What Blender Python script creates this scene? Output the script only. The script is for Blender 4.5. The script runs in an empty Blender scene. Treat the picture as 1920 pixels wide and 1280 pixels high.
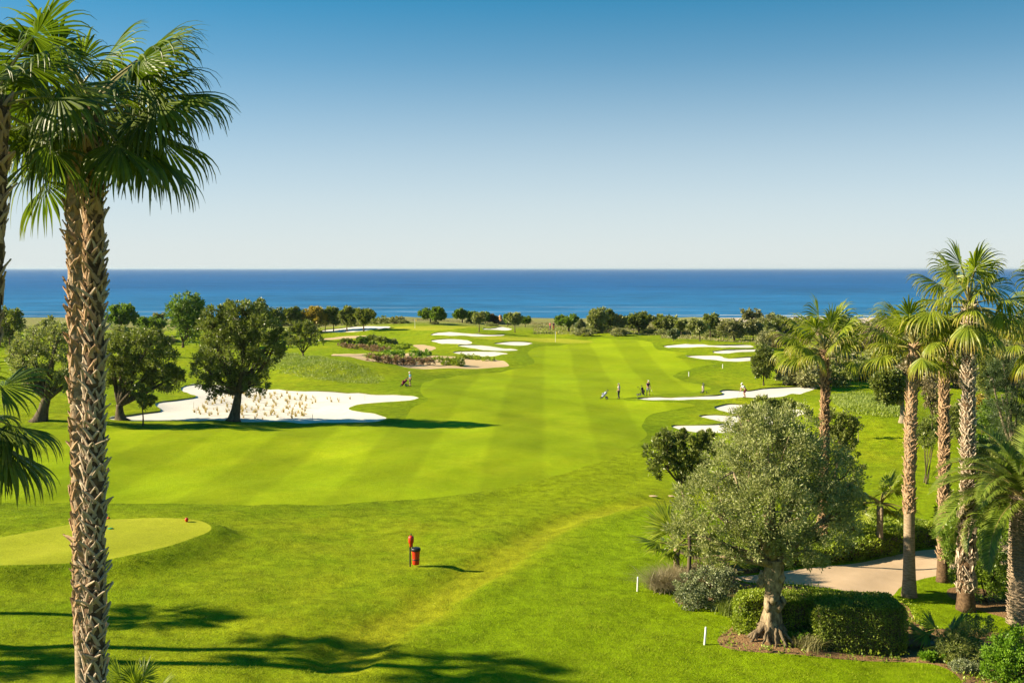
import bpy, math, random
import numpy as np
from mathutils import Vector, Matrix, geometry

# ------------------------------------------------------------------ camera, sky, sun, exposure
SC = bpy.context.scene
COL = SC.collection
CZ, F = 14.4, 2000.0            # eye height above the fairway, focal length in photo pixels (1920 wide)
cam = bpy.data.objects.new('camera', bpy.data.cameras.new('camera'))
COL.objects.link(cam)
cam.location = (0, 0, CZ); cam.rotation_euler = (math.pi / 2, 0, 0)
cam.data.sensor_width = 36; cam.data.lens = 36 * F / 1920
cam.data.shift_y = -137 / 1920; cam.data.clip_start = .5; cam.data.clip_end = 120000
SC.camera = cam
SUN_EL, SUN_AZ = math.radians(27.5), math.radians(-94)       # azimuth from +Y towards +X: the sun stands at the left, a little beyond
w = bpy.data.worlds.new('World'); SC.world = w; w.use_nodes = True
nt = w.node_tree; nt.nodes.clear()
def N_(nt, t, **kw):
    n = nt.nodes.new(t)
    for k, v in kw.items():
        if k.startswith('i_'): n.inputs[k[2:].replace('_', ' ')].default_value = v
        else: setattr(n, k, v)
    return n
wo = N_(nt, 'ShaderNodeOutputWorld'); bg = N_(nt, 'ShaderNodeBackground')
bg.inputs['Strength'].default_value = .05
sky = N_(nt, 'ShaderNodeTexSky', sky_type='NISHITA', sun_disc=False)
sky.sun_elevation = SUN_EL; sky.sun_rotation = SUN_AZ
sky.air_density = 1.0; sky.dust_density = .25; sky.ozone_density = 3.0
tc = N_(nt, 'ShaderNodeTexCoord'); mp = N_(nt, 'ShaderNodeVectorMath', operation='MULTIPLY_ADD')
mp.inputs[1].default_value = (1, 1, 3.4); mp.inputs[2].default_value = (0, 0, .09)
nm = N_(nt, 'ShaderNodeVectorMath', operation='NORMALIZE')
hs = N_(nt, 'ShaderNodeHueSaturation'); hs.inputs['Saturation'].default_value = 1.6; hs.inputs['Hue'].default_value = .472; hs.inputs['Value'].default_value = 1.3
L = nt.links.new
L(tc.outputs['Generated'], mp.inputs[0]); L(mp.outputs[0], nm.inputs[0]); L(nm.outputs[0], sky.inputs['Vector'])
L(sky.outputs[0], hs.inputs['Color'])
# pale sea haze low in the sky, all the way round
sx = N_(nt, 'ShaderNodeSeparateXYZ'); L(tc.outputs['Generated'], sx.inputs[0]); hr = N_(nt, 'ShaderNodeValToRGB'); hr.color_ramp.interpolation = 'B_SPLINE'
els = hr.color_ramp.elements; els[0].position = 0; els[0].color = (1, 1, 1, 1); els[1].position = .40; els[1].color = (0, 0, 0, 1)
for p_, v_ in ((.03, .96), (.0765, .77), (.134, .45), (.19, .19), (.26, .02)): e_ = els.new(p_); e_.color = (v_, v_, v_, 1)
mxs = N_(nt, 'ShaderNodeMix', data_type='RGBA'); L(sx.outputs['Z'], hr.inputs[0]); L(hr.outputs[0], mxs.inputs[0]); L(hs.outputs[0], mxs.inputs[6]); mxs.inputs[7].default_value = (4.6, 4.95, 4.85, 1)
L(mxs.outputs[2], bg.inputs['Color']); L(bg.outputs[0], wo.inputs['Surface'])
sl = bpy.data.lights.new('sun', 'SUN'); so = bpy.data.objects.new('sun', sl); COL.objects.link(so)
sl.energy = 5.0; sl.angle = math.radians(.5); sl.color = (1, .86, .63)
sd = Vector((math.sin(SUN_AZ) * math.cos(SUN_EL), math.cos(SUN_AZ) * math.cos(SUN_EL), math.sin(SUN_EL)))
so.rotation_euler = sd.to_track_quat('Z', 'Y').to_euler(); so.location = (-60, 40, 60)
SC.view_settings.view_transform = 'Standard'; SC.view_settings.look = 'None'
SC.view_settings.exposure = 1.685; SC.view_settings.gamma = 1; SC.view_settings.use_curve_mapping = False
try: SC.cycles.max_bounces = 6; SC.cycles.transparent_max_bounces = 4; SC.cycles.transmission_bounces = 3
except Exception: pass

# ------------------------------------------------------------------ materials
ALB = .73        # all albedos are noted a little high
def new_mat(name):
    m = bpy.data.materials.new(name); m.use_nodes = True; m.node_tree.nodes.clear(); return m
def noise_(nt, scale, detail=3, vec=None, rough=.55):
    n = N_(nt, 'ShaderNodeTexNoise'); n.inputs['Scale'].default_value = scale; n.inputs['Detail'].default_value = detail
    n.inputs['Roughness'].default_value = rough
    if vec is not None: nt.links.new(vec, n.inputs['Vector'])
    return n.outputs['Fac']
def ramp_(nt, src, p0, p1, c0=(0, 0, 0, 1), c1=(1, 1, 1, 1)):
    r = N_(nt, 'ShaderNodeValToRGB'); e = r.color_ramp.elements
    e[0].position, e[0].color, e[1].position, e[1].color = p0, c0, p1, c1
    nt.links.new(src, r.inputs[0]); return r.outputs[0]
def mix_(nt, fac, a, b, mode='MIX'):
    n = N_(nt, 'ShaderNodeMix', data_type='RGBA', blend_type=mode)
    for s, v in ((n.inputs[0], fac), (n.inputs[6], a), (n.inputs[7], b)):
        if isinstance(v, (int, float)): s.default_value = v
        elif isinstance(v, tuple): s.default_value = (*v[:3], 1)
        else: nt.links.new(v, s)
    return n.outputs[2]
def math_(nt, op, a, b=0.0):
    n = N_(nt, 'ShaderNodeMath', operation=op)
    for s, v in ((n.inputs[0], a), (n.inputs[1], b)):
        if isinstance(v, (int, float)): s.default_value = v
        else: nt.links.new(v, s)
    return n.outputs[0]
def attr_(nt, name):
    return N_(nt, 'ShaderNodeAttribute', attribute_name=name).outputs['Fac']
def bump_(nt, h, strength, dist):
    b = N_(nt, 'ShaderNodeBump'); b.inputs['Strength'].default_value = strength; b.inputs['Distance'].default_value = dist
    nt.links.new(h, b.inputs['Height']); return b.outputs[0]
def finish(m, col, rough=.7, spec=.3, normal=None, trans=0, tcol=None):
    nt = m.node_tree; k_ = (ALB, ALB, ALB); col = mix_(nt, 1.0, col, k_, 'MULTIPLY'); tcol = None if tcol is None else mix_(nt, 1.0, tcol, k_, 'MULTIPLY')
    p = N_(nt, 'ShaderNodeBsdfPrincipled'); o = N_(nt, 'ShaderNodeOutputMaterial')
    if isinstance(col, tuple): p.inputs['Base Color'].default_value = (*col[:3], 1)
    else: nt.links.new(col, p.inputs['Base Color'])
    p.inputs['Roughness'].default_value = rough; p.inputs['Specular IOR Level'].default_value = spec
    if normal is not None: nt.links.new(normal, p.inputs['Normal'])
    out = p.outputs[0]
    if trans:
        t = N_(nt, 'ShaderNodeBsdfTranslucent'); tc_ = tcol if tcol is not None else col
        if isinstance(tc_, tuple): t.inputs['Color'].default_value = (*tc_[:3], 1)
        else: nt.links.new(tc_, t.inputs['Color'])
        mx = N_(nt, 'ShaderNodeMixShader'); mx.inputs[0].default_value = trans
        nt.links.new(out, mx.inputs[1]); nt.links.new(t.outputs[0], mx.inputs[2]); out = mx.outputs[0]
    nt.links.new(out, o.inputs['Surface']); return m
def pos_(nt): return N_(nt, 'ShaderNodeNewGeometry').outputs['Position']

def grass_mat(name, a, b, c, bump=.5, stripe=0, attrs=False, fine=15.0, patchy=.2):
    m = new_mat(name); nt = m.node_tree; P = pos_(nt)
    big = ramp_(nt, noise_(nt, .055, 3, P), .35, .65); mid = ramp_(nt, noise_(nt, .42, 5, P, .7), .33, .67)
    sm = noise_(nt, fine, 5, P, .7)
    col = mix_(nt, mid, a, b); col = mix_(nt, math_(nt, 'MULTIPLY', big, .55), col, c)
    if stripe:
        # mowing bands: sheen of blades bent to and fro, put into the colour
        wob = math_(nt, 'MULTIPLY', math_(nt, 'SUBTRACT', noise_(nt, .03, 2, P), .5), 5.0)
        def lanes(dx, dy, wdt, sharp):
            d = N_(nt, 'ShaderNodeVectorMath', operation='DOT_PRODUCT'); nt.links.new(P, d.inputs[0]); d.inputs[1].default_value = (dx / wdt, dy / wdt, 0)
            s = math_(nt, 'SINE', math_(nt, 'ADD', math_(nt, 'MULTIPLY', d.outputs['Value'], math.pi), math_(nt, 'DIVIDE', wob, wdt)))
            return ramp_(nt, math_(nt, 'MULTIPLY', math_(nt, 'ADD', s, 1), .5), .5 - sharp, .5 + sharp)
        st = lanes(1, -.03, 4.4, .10); s2 = lanes(.22, 1, 7.5, .25)
        k = math_(nt, 'ADD', math_(nt, 'MULTIPLY', st, .75), math_(nt, 'MULTIPLY', s2, .35))
        br = math_(nt, 'ADD', math_(nt, 'MULTIPLY', math_(nt, 'SUBTRACT', k, .55), stripe), 1)
        cb = N_(nt, 'ShaderNodeCombineColor')
        for i in range(3): nt.links.new(br, cb.inputs[i])
        col = mix_(nt, 1.0, col, cb.outputs[0], 'MULTIPLY')
    if attrs:
        col = mix_(nt, math_(nt, 'MULTIPLY', attr_(nt, 'wear'), .75), col, (.34, .35, .012))
        col = mix_(nt, attr_(nt, 'lush'), col, (.20, .31, .003))
        col = mix_(nt, attr_(nt, 'semi'), col, (.145, .225, .004))
        col = mix_(nt, attr_(nt, 'fair'), col, (.25, .325, .004))
        dr = math_(nt, 'MULTIPLY', attr_(nt, 'dry'), math_(nt, 'ADD', math_(nt, 'MULTIPLY', ramp_(nt, noise_(nt, .5, 5, P), .3, .62), .6), .4))
        col = mix_(nt, dr, col, (.27, .235, .12))
    pt = ramp_(nt, noise_(nt, 1.3, 5, P, .75), .30, .70)
    g = math_(nt, 'ADD', math_(nt, 'ADD', math_(nt, 'MULTIPLY', sm, 1.5), .25), math_(nt, 'MULTIPLY', math_(nt, 'SUBTRACT', pt, .5), patchy))
    cb = N_(nt, 'ShaderNodeCombineColor')
    for i in range(3): nt.links.new(g, cb.inputs[i])
    col = mix_(nt, 1.0, col, cb.outputs[0], 'MULTIPLY')
    h = math_(nt, 'ADD', math_(nt, 'MULTIPLY', noise_(nt, 3.5, 4, P), .9), math_(nt, 'MULTIPLY', sm, 1.2))
    return finish(m, col, .85, .03, bump_(nt, h, bump, .10))

M = {}
M['rough'] = grass_mat('rough grass', (.20, .285, .004), (.33, .37, .010), (.165, .27, .004), 1.0, attrs=True, patchy=.8)
M['fairway'] = grass_mat('fairway grass', (.24, .325, .004), (.30, .36, .007), (.20, .30, .004), .4, stripe=.25)
M['green'] = grass_mat('green grass', (.34, .36, .02), (.38, .38, .03), (.30, .35, .018), .12)
def sand_mat(name, a, b, bump=.25, sc=1.5):
    m = new_mat(name); nt = m.node_tree; P = pos_(nt)
    n = noise_(nt, sc, 5, P); col = mix_(nt, n, a, b)
    return finish(m, col, .9, .1, bump_(nt, noise_(nt, sc * 3, 5, P), bump, .1))
M['sand'] = sand_mat('white bunker sand', (.66, .61, .52), (.80, .76, .68))
M['tan'] = sand_mat('tan waste sand', (.50, .36, .19), (.62, .46, .27))
M['beach'] = sand_mat('beach sand', (.52, .43, .33), (.64, .55, .43), .2, .3)
M['gravel'] = sand_mat('pale gravel', (.50, .36, .22), (.64, .47, .31), .12, 1.1)
M['soil'] = sand_mat('brown soil', (.20, .11, .045), (.34, .21, .10), .8, 4)
M['lip'] = sand_mat('bunker lip turf', (.16, .20, .04), (.26, .25, .09), .6, 3)

def leaf_mat(name, c1, c2, trans=.3, rough=.5, spec=.35, tip=None):
    m = new_mat(name); nt = m.node_tree
    col = mix_(nt, attr_(nt, 'tone'), c1, c2)
    if tip: col = mix_(nt, attr_(nt, 'tip'), col, tip)
    b = mix_(nt, 1.0, col, (1.25, 1.35, .55), 'MULTIPLY')
    return finish(m, col, rough, spec, None, trans, b)
M['olive'] = leaf_mat('olive leaves', (.15, .18, .045), (.49, .51, .20), .28)
M['carob'] = leaf_mat('dark evergreen leaves', (.06, .09, .02), (.32, .36, .075), .28, .4)
M['fig'] = leaf_mat('bright green leaves', (.10, .18, .025), (.24, .34, .05), .35)
M['mixed'] = leaf_mat('mid green leaves', (.10, .14, .03), (.36, .39, .09), .3)
M['ochre'] = leaf_mat('ochre leaves', (.34, .25, .04), (.55, .42, .07), .25)
M['scrub'] = leaf_mat('grey scrub leaves', (.16, .17, .06), (.44, .43, .19), .22)
M['dryleaf'] = leaf_mat('dry brown leaves', (.16, .13, .06), (.32, .26, .13), .15)
M['silver'] = leaf_mat('silver leaves', (.14, .17, .07), (.37, .41, .21), .18)
M['hedge'] = leaf_mat('hedge leaves', (.13, .21, .015), (.42, .50, .035), .36)
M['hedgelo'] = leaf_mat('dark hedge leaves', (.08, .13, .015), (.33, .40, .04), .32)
M['lime'] = leaf_mat('lime green leaves', (.10, .22, .01), (.25, .42, .02), .35)
M['purple'] = leaf_mat('reddish brown heath', (.22, .13, .07), (.42, .27, .14), .12)
M['pine'] = leaf_mat('pine needles', (.03, .06, .02), (.11, .16, .04), .15)
M['brownbush'] = leaf_mat('brownish leaves', (.14, .11, .05), (.30, .22, .10), .15)
M['oleander'] = leaf_mat('oleander leaves', (.11, .20, .025), (.34, .46, .07), .34, .35)
M['palm'] = leaf_mat('palm blade', (.08, .14, .012), (.37, .43, .03), .38, .42, .3, (.50, .36, .06))
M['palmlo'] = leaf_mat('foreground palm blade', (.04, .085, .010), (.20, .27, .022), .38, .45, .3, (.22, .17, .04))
M['date'] = leaf_mat('date palm leaflet', (.06, .12, .015), (.27, .37, .04), .28, .42, .3, (.3, .26, .05))
M['petiole'] = leaf_mat('palm petiole', (.16, .17, .04), (.30, .25, .07), .1)
M['tuft'] = leaf_mat('dry grass tuft', (.36, .25, .07), (.66, .50, .17), .25)
M['weed'] = leaf_mat('long grass', (.14, .21, .022), (.40, .46, .08), .28)
M['weeddry'] = leaf_mat('dry long grass', (.17, .17, .05), (.42, .37, .15), .2)
M['reed'] = leaf_mat('ornamental grass', (.20, .17, .08), (.46, .38, .22), .2)
def bark_mat(name, a, b, sx=6, sz=2, bump=.8):
    m = new_mat(name); nt = m.node_tree
    t = N_(nt, 'ShaderNodeTexCoord'); mpg = N_(nt, 'ShaderNodeMapping'); mpg.inputs['Scale'].default_value = (sx, sx, sz)
    nt.links.new(t.outputs['Object'], mpg.inputs[0]); n = noise_(nt, 1.0, 5, mpg.outputs[0], .65)
    col = mix_(nt, ramp_(nt, n, .32, .68), a, b)
    return finish(m, col, .85, .15, bump_(nt, n, bump, .06))
M['bark'] = bark_mat('dark bark', (.05, .038, .022), (.17, .13, .075))
M['barkolive'] = bark_mat('old olive bark', (.055, .036, .018), (.48, .37, .22), 5, 2.6, 1.0)
M['barkroot'] = bark_mat('dark gnarled root bark', (.07, .05, .03), (.32, .24, .14), 6, 4, 1.0)
M['barkpale'] = bark_mat('pale bark', (.22, .17, .11), (.40, .33, .22))
M['palmdark'] = bark_mat('palm bark with gap shade', (.06, .035, .018), (.20, .125, .065), 6, 9, .8)  # darkened so its colour gives the shade in gaps between leaf bases
M['palmbark'] = bark_mat('palm bark', (.20, .14, .08), (.44, .34, .22), 4, 14, .6)
def boot_mat(name, a, b, tipc):
    m = new_mat(name); nt = m.node_tree
    t = N_(nt, 'ShaderNodeTexCoord'); n = noise_(nt, 14, 4, t.outputs['Object'], .7)
    oi = N_(nt, 'ShaderNodeObjectInfo').outputs['Random']
    col = mix_(nt, n, a, b); col = mix_(nt, math_(nt, 'MULTIPLY', math_(nt, 'ADD', attr_(nt, 'tone'), oi), .35), col, tipc)
    return finish(m, col, .8, .2, bump_(nt, n, .4, .02), .06)
M['boot'] = boot_mat('dry palm leaf base', (.25, .165, .095), (.54, .41, .27), (.72, .60, .44))
M['bootred'] = boot_mat('rusty palm leaf base', (.27, .145, .065), (.54, .33, .16), (.62, .44, .27))
def plain(name, c, rough=.5, spec=.4, n=.12, metal=0):
    m = new_mat(name); nt = m.node_tree; t = N_(nt, 'ShaderNodeTexCoord')
    k = noise_(nt, 25, 4, t.outputs['Object'])
    col = mix_(nt, k, tuple(x * (1 - n) for x in c), tuple(min(1, x * (1 + n)) for x in c))
    finish(m, col, rough, spec)
    if metal: [x for x in nt.nodes if x.type == 'BSDF_PRINCIPLED'][0].inputs['Metallic'].default_value = metal
    return m
M['red'] = plain('red plastic', (.62, .035, .008), .4)
M['black'] = plain('black plastic', (.014, .014, .016), .45)
M['steel'] = plain('steel', (.55, .55, .55), .3, .5, .1, 1)
M['white'] = plain('white paint', (.78, .78, .75), .5)
M['yellow'] = plain('yellow flag cloth', (.75, .55, .04), .7)
M['skin'] = plain('skin', (.48, .28, .18), .55)
M['greenplastic'] = plain('green plastic', (.03, .30, .07), .4)
for k, c in dict(teal=(.10, .30, .42), navy=(.012, .02, .06), pinkwhite=(.74, .66, .66), plum=(.09, .03, .11), cream=(.70, .66, .58),
                 maroon=(.13, .02, .035), shirtwhite=(.80, .79, .76), capwhite=(.82, .82, .78), khaki=(.55, .5, .4), hair=(.30, .24, .17), shoe=(.03, .025, .02),
                 bagwine=(.22, .03, .06), bagblue=(.42, .45, .62), bagblack=(.012, .012, .014), bagtan=(.42, .36, .28), coral=(.55, .09, .10)).items():
    M[k] = plain(k + ' cloth', c, .8, .15)
# ------------------------------------------------------------------ mesh helpers
def mesh_np(name, V, F4, F3, mats, smooth=False, mi4=None, mi3=None, attrs=None):
    me = bpy.data.meshes.new(name)
    V = np.asarray(V, np.float32).reshape(-1, 3); F4 = np.asarray(F4, np.int32).reshape(-1, 4); F3 = np.asarray(F3, np.int32).reshape(-1, 3)
    me.vertices.add(len(V)); me.vertices.foreach_set('co', V.ravel())
    nl = F4.size + F3.size; me.loops.add(nl); me.loops.foreach_set('vertex_index', np.concatenate([F4.ravel(), F3.ravel()]))
    me.polygons.add(len(F4) + len(F3))
    ls = np.concatenate([np.arange(len(F4)) * 4, F4.size + np.arange(len(F3)) * 3]).astype(np.int32)
    me.polygons.foreach_set('loop_start', ls)
    try: me.polygons.foreach_set('loop_total', np.concatenate([np.full(len(F4), 4), np.full(len(F3), 3)]).astype(np.int32))
    except Exception: pass
    for m in mats: me.materials.append(m)
    if mi4 is not None or mi3 is not None:
        a = np.zeros(len(F4), np.int32) if mi4 is None else np.asarray(mi4, np.int32); b = np.zeros(len(F3), np.int32) if mi3 is None else np.asarray(mi3, np.int32)
        me.polygons.foreach_set('material_index', np.concatenate([a, b]))
    me.polygons.foreach_set('use_smooth', np.full(len(F4) + len(F3), bool(smooth)))
    for k, v in (attrs or {}).items():
        me.attributes.new(k, 'FLOAT', 'POINT').data.foreach_set('value', np.asarray(v, np.float32))
    me.update(calc_edges=True); me.validate()
    return me
class MB:
    def __init__(s): s.V = []; s.q = []; s.t = []; s.mq = []; s.mt = []; s.n = 0; s.at = {'tone': [], 'tip': []}
    def add(s, V, F, mi=0, tone=.5, tip=0.0):
        V = np.asarray(V, float).reshape(-1, 3); F = np.asarray(F, int)
        s.V.append(V)
        if len(F):
            if F.shape[1] == 4: s.q.append(F + s.n); s.mq += [mi] * len(F)
            else: s.t.append(F + s.n); s.mt += [mi] * len(F)
        for k, v in (('tone', tone), ('tip', tip)): s.at[k].append(np.broadcast_to(np.asarray(v, float), (len(V),)))
        s.n += len(V); return s
    def mesh(s, name, mats, smooth=False):
        if not isinstance(mats, (list, tuple)): mats = [mats]
        cat = lambda l, k: np.concatenate(l) if l else np.zeros((0, k), int)
        return mesh_np(name, np.concatenate(s.V), cat(s.q, 4), cat(s.t, 3), mats, smooth, s.mq, s.mt, {k: np.concatenate(v) for k, v in s.at.items()})
    def build(s, name, mats, parent=None, smooth=False): return link(name, s.mesh(name, mats, smooth), parent)
def link(name, me, parent=None, loc=(0, 0, 0), rot=(0, 0, 0), scale=1.0):
    o = bpy.data.objects.new(name, me); COL.objects.link(o); o.location = loc; o.rotation_euler = rot
    o.scale = (scale,) * 3 if isinstance(scale, (int, float)) else scale
    if parent: o.parent = parent
    return o
def tag(o, label=None, cat=None, group=None, kind=None):
    for k, v in (('label', label), ('category', cat), ('group', group), ('kind', kind)):
        if v: o[k] = v
    return o
def thing(name, label, cat, loc, group=None, rz=0):
    o = bpy.data.objects.new(name, None); COL.objects.link(o); o.location = loc; o.rotation_euler = (0, 0, rz); o.empty_display_size = .3
    return tag(o, label, cat, group)
def tube(pts, rads, n=8, cap=True, rng=None, bumpy=0.0):
    P = np.asarray(pts, float); R = np.broadcast_to(np.asarray(rads, float), (len(P),)); V = []
    T = np.gradient(P, axis=0); T /= np.linalg.norm(T, axis=1)[:, None] + 1e-9
    ref = np.array([0, 1, 0.]) if abs(T[0][1]) < .9 else np.array([1., 0, 0])
    u = np.cross(T[0], ref); u /= np.linalg.norm(u)
    a = np.arange(n) / n * 2 * np.pi
    prof = np.ones(n) if rng is None else 1 + bumpy * rng.standard_normal(n)
    for i in range(len(P)):
        u = u - T[i] * (u @ T[i]); u /= np.linalg.norm(u) + 1e-9; v = np.cross(T[i], u)
        pr = prof if rng is None else prof * (1 + .4 * bumpy * rng.standard_normal(n))
        V.append(P[i] + (R[i] * pr)[:, None] * (np.cos(a)[:, None] * u + np.sin(a)[:, None] * v))
    V = np.concatenate(V); k = np.arange(n); F = []
    for i in range(len(P) - 1): F.append(np.stack([i * n + k, i * n + (k + 1) % n, (i + 1) * n + (k + 1) % n, (i + 1) * n + k], 1))
    F = np.concatenate(F)
    if cap:
        V = np.concatenate([V, P[:1], P[-1:]]); c0 = len(P) * n; e = (len(P) - 1) * n
        F = np.concatenate([F, np.stack([np.full(n, c0), (k + 1) % n, k, k], 1)[:0]])
        return V, F, np.concatenate([np.stack([np.full(n, c0), (k + 1) % n, k], 1), np.stack([np.full(n, c0 + 1), e + k, e + (k + 1) % n], 1)])
    return V, F, np.zeros((0, 3), int)
def add_tube(mb, pts, rads, n=8, mi=0, tone=.5, rng=None, bumpy=0.0):
    V, F4, F3 = tube(pts, rads, n, True, rng, bumpy); n0 = mb.n
    mb.add(V, F4, mi, tone)
    if len(F3): mb.t.append(F3 + n0); mb.mt += [mi] * len(F3)
    return mb
def add_box(mb, c, s, mi=0, rz=0):
    x, y, z = [v / 2 for v in s]
    V = np.array([(-x, -y, -z), (x, -y, -z), (x, y, -z), (-x, y, -z), (-x, -y, z), (x, -y, z), (x, y, z), (-x, y, z)])
    if rz: V = V @ np.array([[math.cos(rz), math.sin(rz), 0], [-math.sin(rz), math.cos(rz), 0], [0, 0, 1]])
    return mb.add(V + np.array(c), [(0, 3, 2, 1), (4, 5, 6, 7), (0, 1, 5, 4), (1, 2, 6, 5), (2, 3, 7, 6), (3, 0, 4, 7)], mi)
def add_lathe(mb, prof, n=16, mi=0, c=(0, 0, 0)):
    a = np.arange(n) / n * 2 * np.pi; k = np.arange(n)
    V = np.concatenate([np.stack([r * np.cos(a), r * np.sin(a), np.full(n, z)], 1) for r, z in prof]) + np.array(c)
    return mb.add(V, np.concatenate([np.stack([i * n + k, i * n + (k + 1) % n, (i + 1) * n + (k + 1) % n, (i + 1) * n + k], 1) for i in range(len(prof) - 1)]), mi)
def unit(v): return v / (np.linalg.norm(v, axis=-1, keepdims=True) + 1e-9)
def bez(a, b, c, n):
    t = np.linspace(0, 1, n)[:, None]; return (1 - t) ** 2 * a + 2 * t * (1 - t) * b + t * t * c

# ------------------------------------------------------------------ terrain height
ss = lambda a, b, x: (lambda t: t * t * (3 - 2 * t))(np.clip((x - a) / (b - a), 0, 1))
_r = np.random.default_rng(5)
WAV = [(_r.uniform(0, 6.28), _r.uniform(0, 6.28), l, a) for l, a in ((70, .18), (48, .18), (33, .15), (21, .085), (12, .06), (7.5, .045), (4.6, .032), (3.1, .022), (2.2, .016))]
def px0(px, py, d=None, z=0):
    d = (CZ - z) * F / (py - 503.0); return ((px - 960.0) / F * d, d)
MOUNDS = []
for px, py, rx, ry, h in ((600, 698, 9, 13, 1.5), (655, 712, 7, 6, .9), (1640, 790, 9, 9, 1.5), (1690, 760, 12, 12, 1.6), (430, 800, 6, 3, .35), (226, 790, 4, 3, .35), (80, 792, 4, 3, .3),
                          (1255, 845, 7, 8, .5), (690, 622, 14, 14, .8), (870, 634, 12, 20, .7), (970, 628, 25, 22, .9), (800, 612, 26, 24, 1.0), (1330, 655, 14, 16, .8), (1420, 735, 12, 5, .5),
                          (1290, 745, 7, 2.5, .25), (1100, 690, 18, 12, -.35), (700, 850, 16, 9, .25), (330, 690, 14, 18, .5), (1440, 1180, 2.2, 2.2, .3)):
    x, y = px0(px, py); MOUNDS.append((x, y, rx, ry, h))
TRACK = np.array([px0(*q) for q in ((640, 1260), (700, 1200), (790, 1150), (890, 1085), (985, 1020), (1060, 975), (1150, 945), (1255, 927), (1330, 905))])
def hb(x, y):
    x = np.asarray(x, float); y = np.asarray(y, float); h = np.zeros(np.broadcast(x, y).shape)
    damp = ss(24, 70, y) * .9 + .1
    for i, (a, b, l, A) in enumerate(WAV):
        k = 2 * np.pi / l; h = h + A * np.sin(k * (x * math.cos(a) + y * math.sin(a)) + b) * (damp if l > 10 else 1)
    for cx, cy, rx, ry, A in MOUNDS: h = h + A * np.exp(-((x - cx) / rx) ** 2 - ((y - cy) / ry) ** 2)
    h = h - .040 * np.clip(x, -60, 60) * (1 - ss(115, 190, y))
    A_, B_ = TRACK[:-1], TRACK[1:]; X = np.stack([np.ravel(np.broadcast_to(x, h.shape)), np.ravel(np.broadcast_to(y, h.shape))], 1); sel = (X[:, 1] > 36) & (X[:, 1] < 75) & (np.abs(X[:, 0]) < 16)
    if sel.any():
        E = B_ - A_; Q = X[sel][:, None]; tt = np.clip(((Q - A_) * E).sum(2) / (E ** 2).sum(1), 0, 1); D = np.linalg.norm(Q - (A_ + tt[..., None] * E), axis=2).min(1)
        dip = np.zeros(len(X)); dip[sel] = .18 * (1 - ss(.85, 1.25, D)); h = h - dip.reshape(h.shape)
    edge = 284 + 5 * np.sin(x * .021 + 1) + 2 * np.sin(x * .06) - 45 * ss(38, 80, x) - 38 * ss(72, 98, -x)
    h = h - 9.0 * ss(0, 150, y - edge) - 1.2 * ss(400, 528, y) - 2.2 * ss(528, 570, y)
    return h
def at0(px, py, dz=0.0):
    d = CZ * F / (py - 503.0)
    for _ in range(25):
        x = (px - 960.0) / F * d; z = float(hb(x, d)) + dz; d = .5 * d + .5 * (CZ - z) * F / (py - 503.0)
    return np.array(((px - 960.0) / F * d, d))
def smooth_poly(P, step, corner=False):
    P = np.asarray(P); n = len(P); out = []
    for i in range(n):
        a, b, c, d = P[i - 1], P[i], P[(i + 1) % n], P[(i + 2) % n]
        k = max(1, int(np.ceil(np.linalg.norm(c - b) / step)))
        for j in range(k):
            t = j / k
            out.append(b + (c - b) * t if corner else .5 * (2 * b + (c - a) * t + (2 * a - 5 * b + 4 * c - d) * t * t + (3 * b - a - 3 * c + d) * t ** 3))
    return np.array(out)
def pxpoly(s, dz=0.0): return [at0(float(a), float(b), dz) for a, b in (q.split(',') for q in s.split())]
REG = []       # (name, polygon, kind)
def region(kind, s, step, dz=0.0, corner=False):
    p = smooth_poly(pxpoly(s, dz), step, corner)
    if sum(p[i - 1][0] * p[i][1] - p[i][0] * p[i - 1][1] for i in range(len(p))) < 0: p = p[::-1]     # counter-clockwise
    REG.append((kind, p)); return p
region('sand_bunker', '203,784 250,778 297,772 299,766 291,759 300,754 335,750 367,744 353,737 339,729 355,722.5 378,721 430,724 482,727 560,733 651,737 743,740 777,742.5 785,746 769,750 727,753 678,757 659,762 655,767 678,772 709,777 724,782 718,787 690,791 612,792 508,790 417,788 300,789 240,789', .7)
region('sand_bunker', '1195,747 1228,744.5 1315,743 1346,741 1355,738 1349,734.5 1367,731.6 1439,728 1487,726 1532,727 1521,731.6 1485,737.6 1463,743.6 1427,746 1367,746.8 1296,748.5 1214,749.3', .7)
region('sand_bunker', '1339,764.7 1355,759.5 1379,758 1415,758.5 1439,762 1480,766 1511,772 1490,782 1440,797 1400,805 1343,810.7 1296,808.8 1265,802.5 1263,798 1320,796.8 1353,795 1357,791.6 1332,785.6 1311,781.5 1322,778.8 1375,780 1384,777.5 1363,772.4', .6)
region('sand_bunker', '1243,649.3 1262,646.8 1296,645.4 1320,645.4 1328,647 1356,647 1392,646.4 1414,649.7 1380,651.6 1296,651 1262,651', 1.4)
region('sand_bunker', '1336,659.5 1356,656.7 1391,655 1420,655 1424,657.6 1399,659.4 1367,662.2 1343,662', 1.2)
region('sand_bunker', '1285,668.2 1308,666.5 1349,667 1357,670.6 1380,671.4 1415,669.4 1418,674.5 1391,677.3 1343,674.8 1303,671', 1.2)
region('sand_bunker', '808,627.8 820,623.5 854,623 877,625 906,627 946,627.3 927,630 885,630.4 843,629.3', 1.4)
region('sand_bunker', '808,638.3 829,636 864,636.4 880,639 885,642.5 875,645 829,644.4 816,641.3', 1.3)
region('sand_bunker', '904,616.3 937,613 960,616.6 948,619.4 918,617.8', 1.4)
region('sand_bunker', '926,643.7 954,640.6 985,641 999,643.5 989,646.4 964,647.4 941,645.4', 1.2)
region('sand_bunker', '858,648 885,646.7 910,648 937,652 971,655.8 947,657.6 906,656.4 885,652.5', 1.2)
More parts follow.
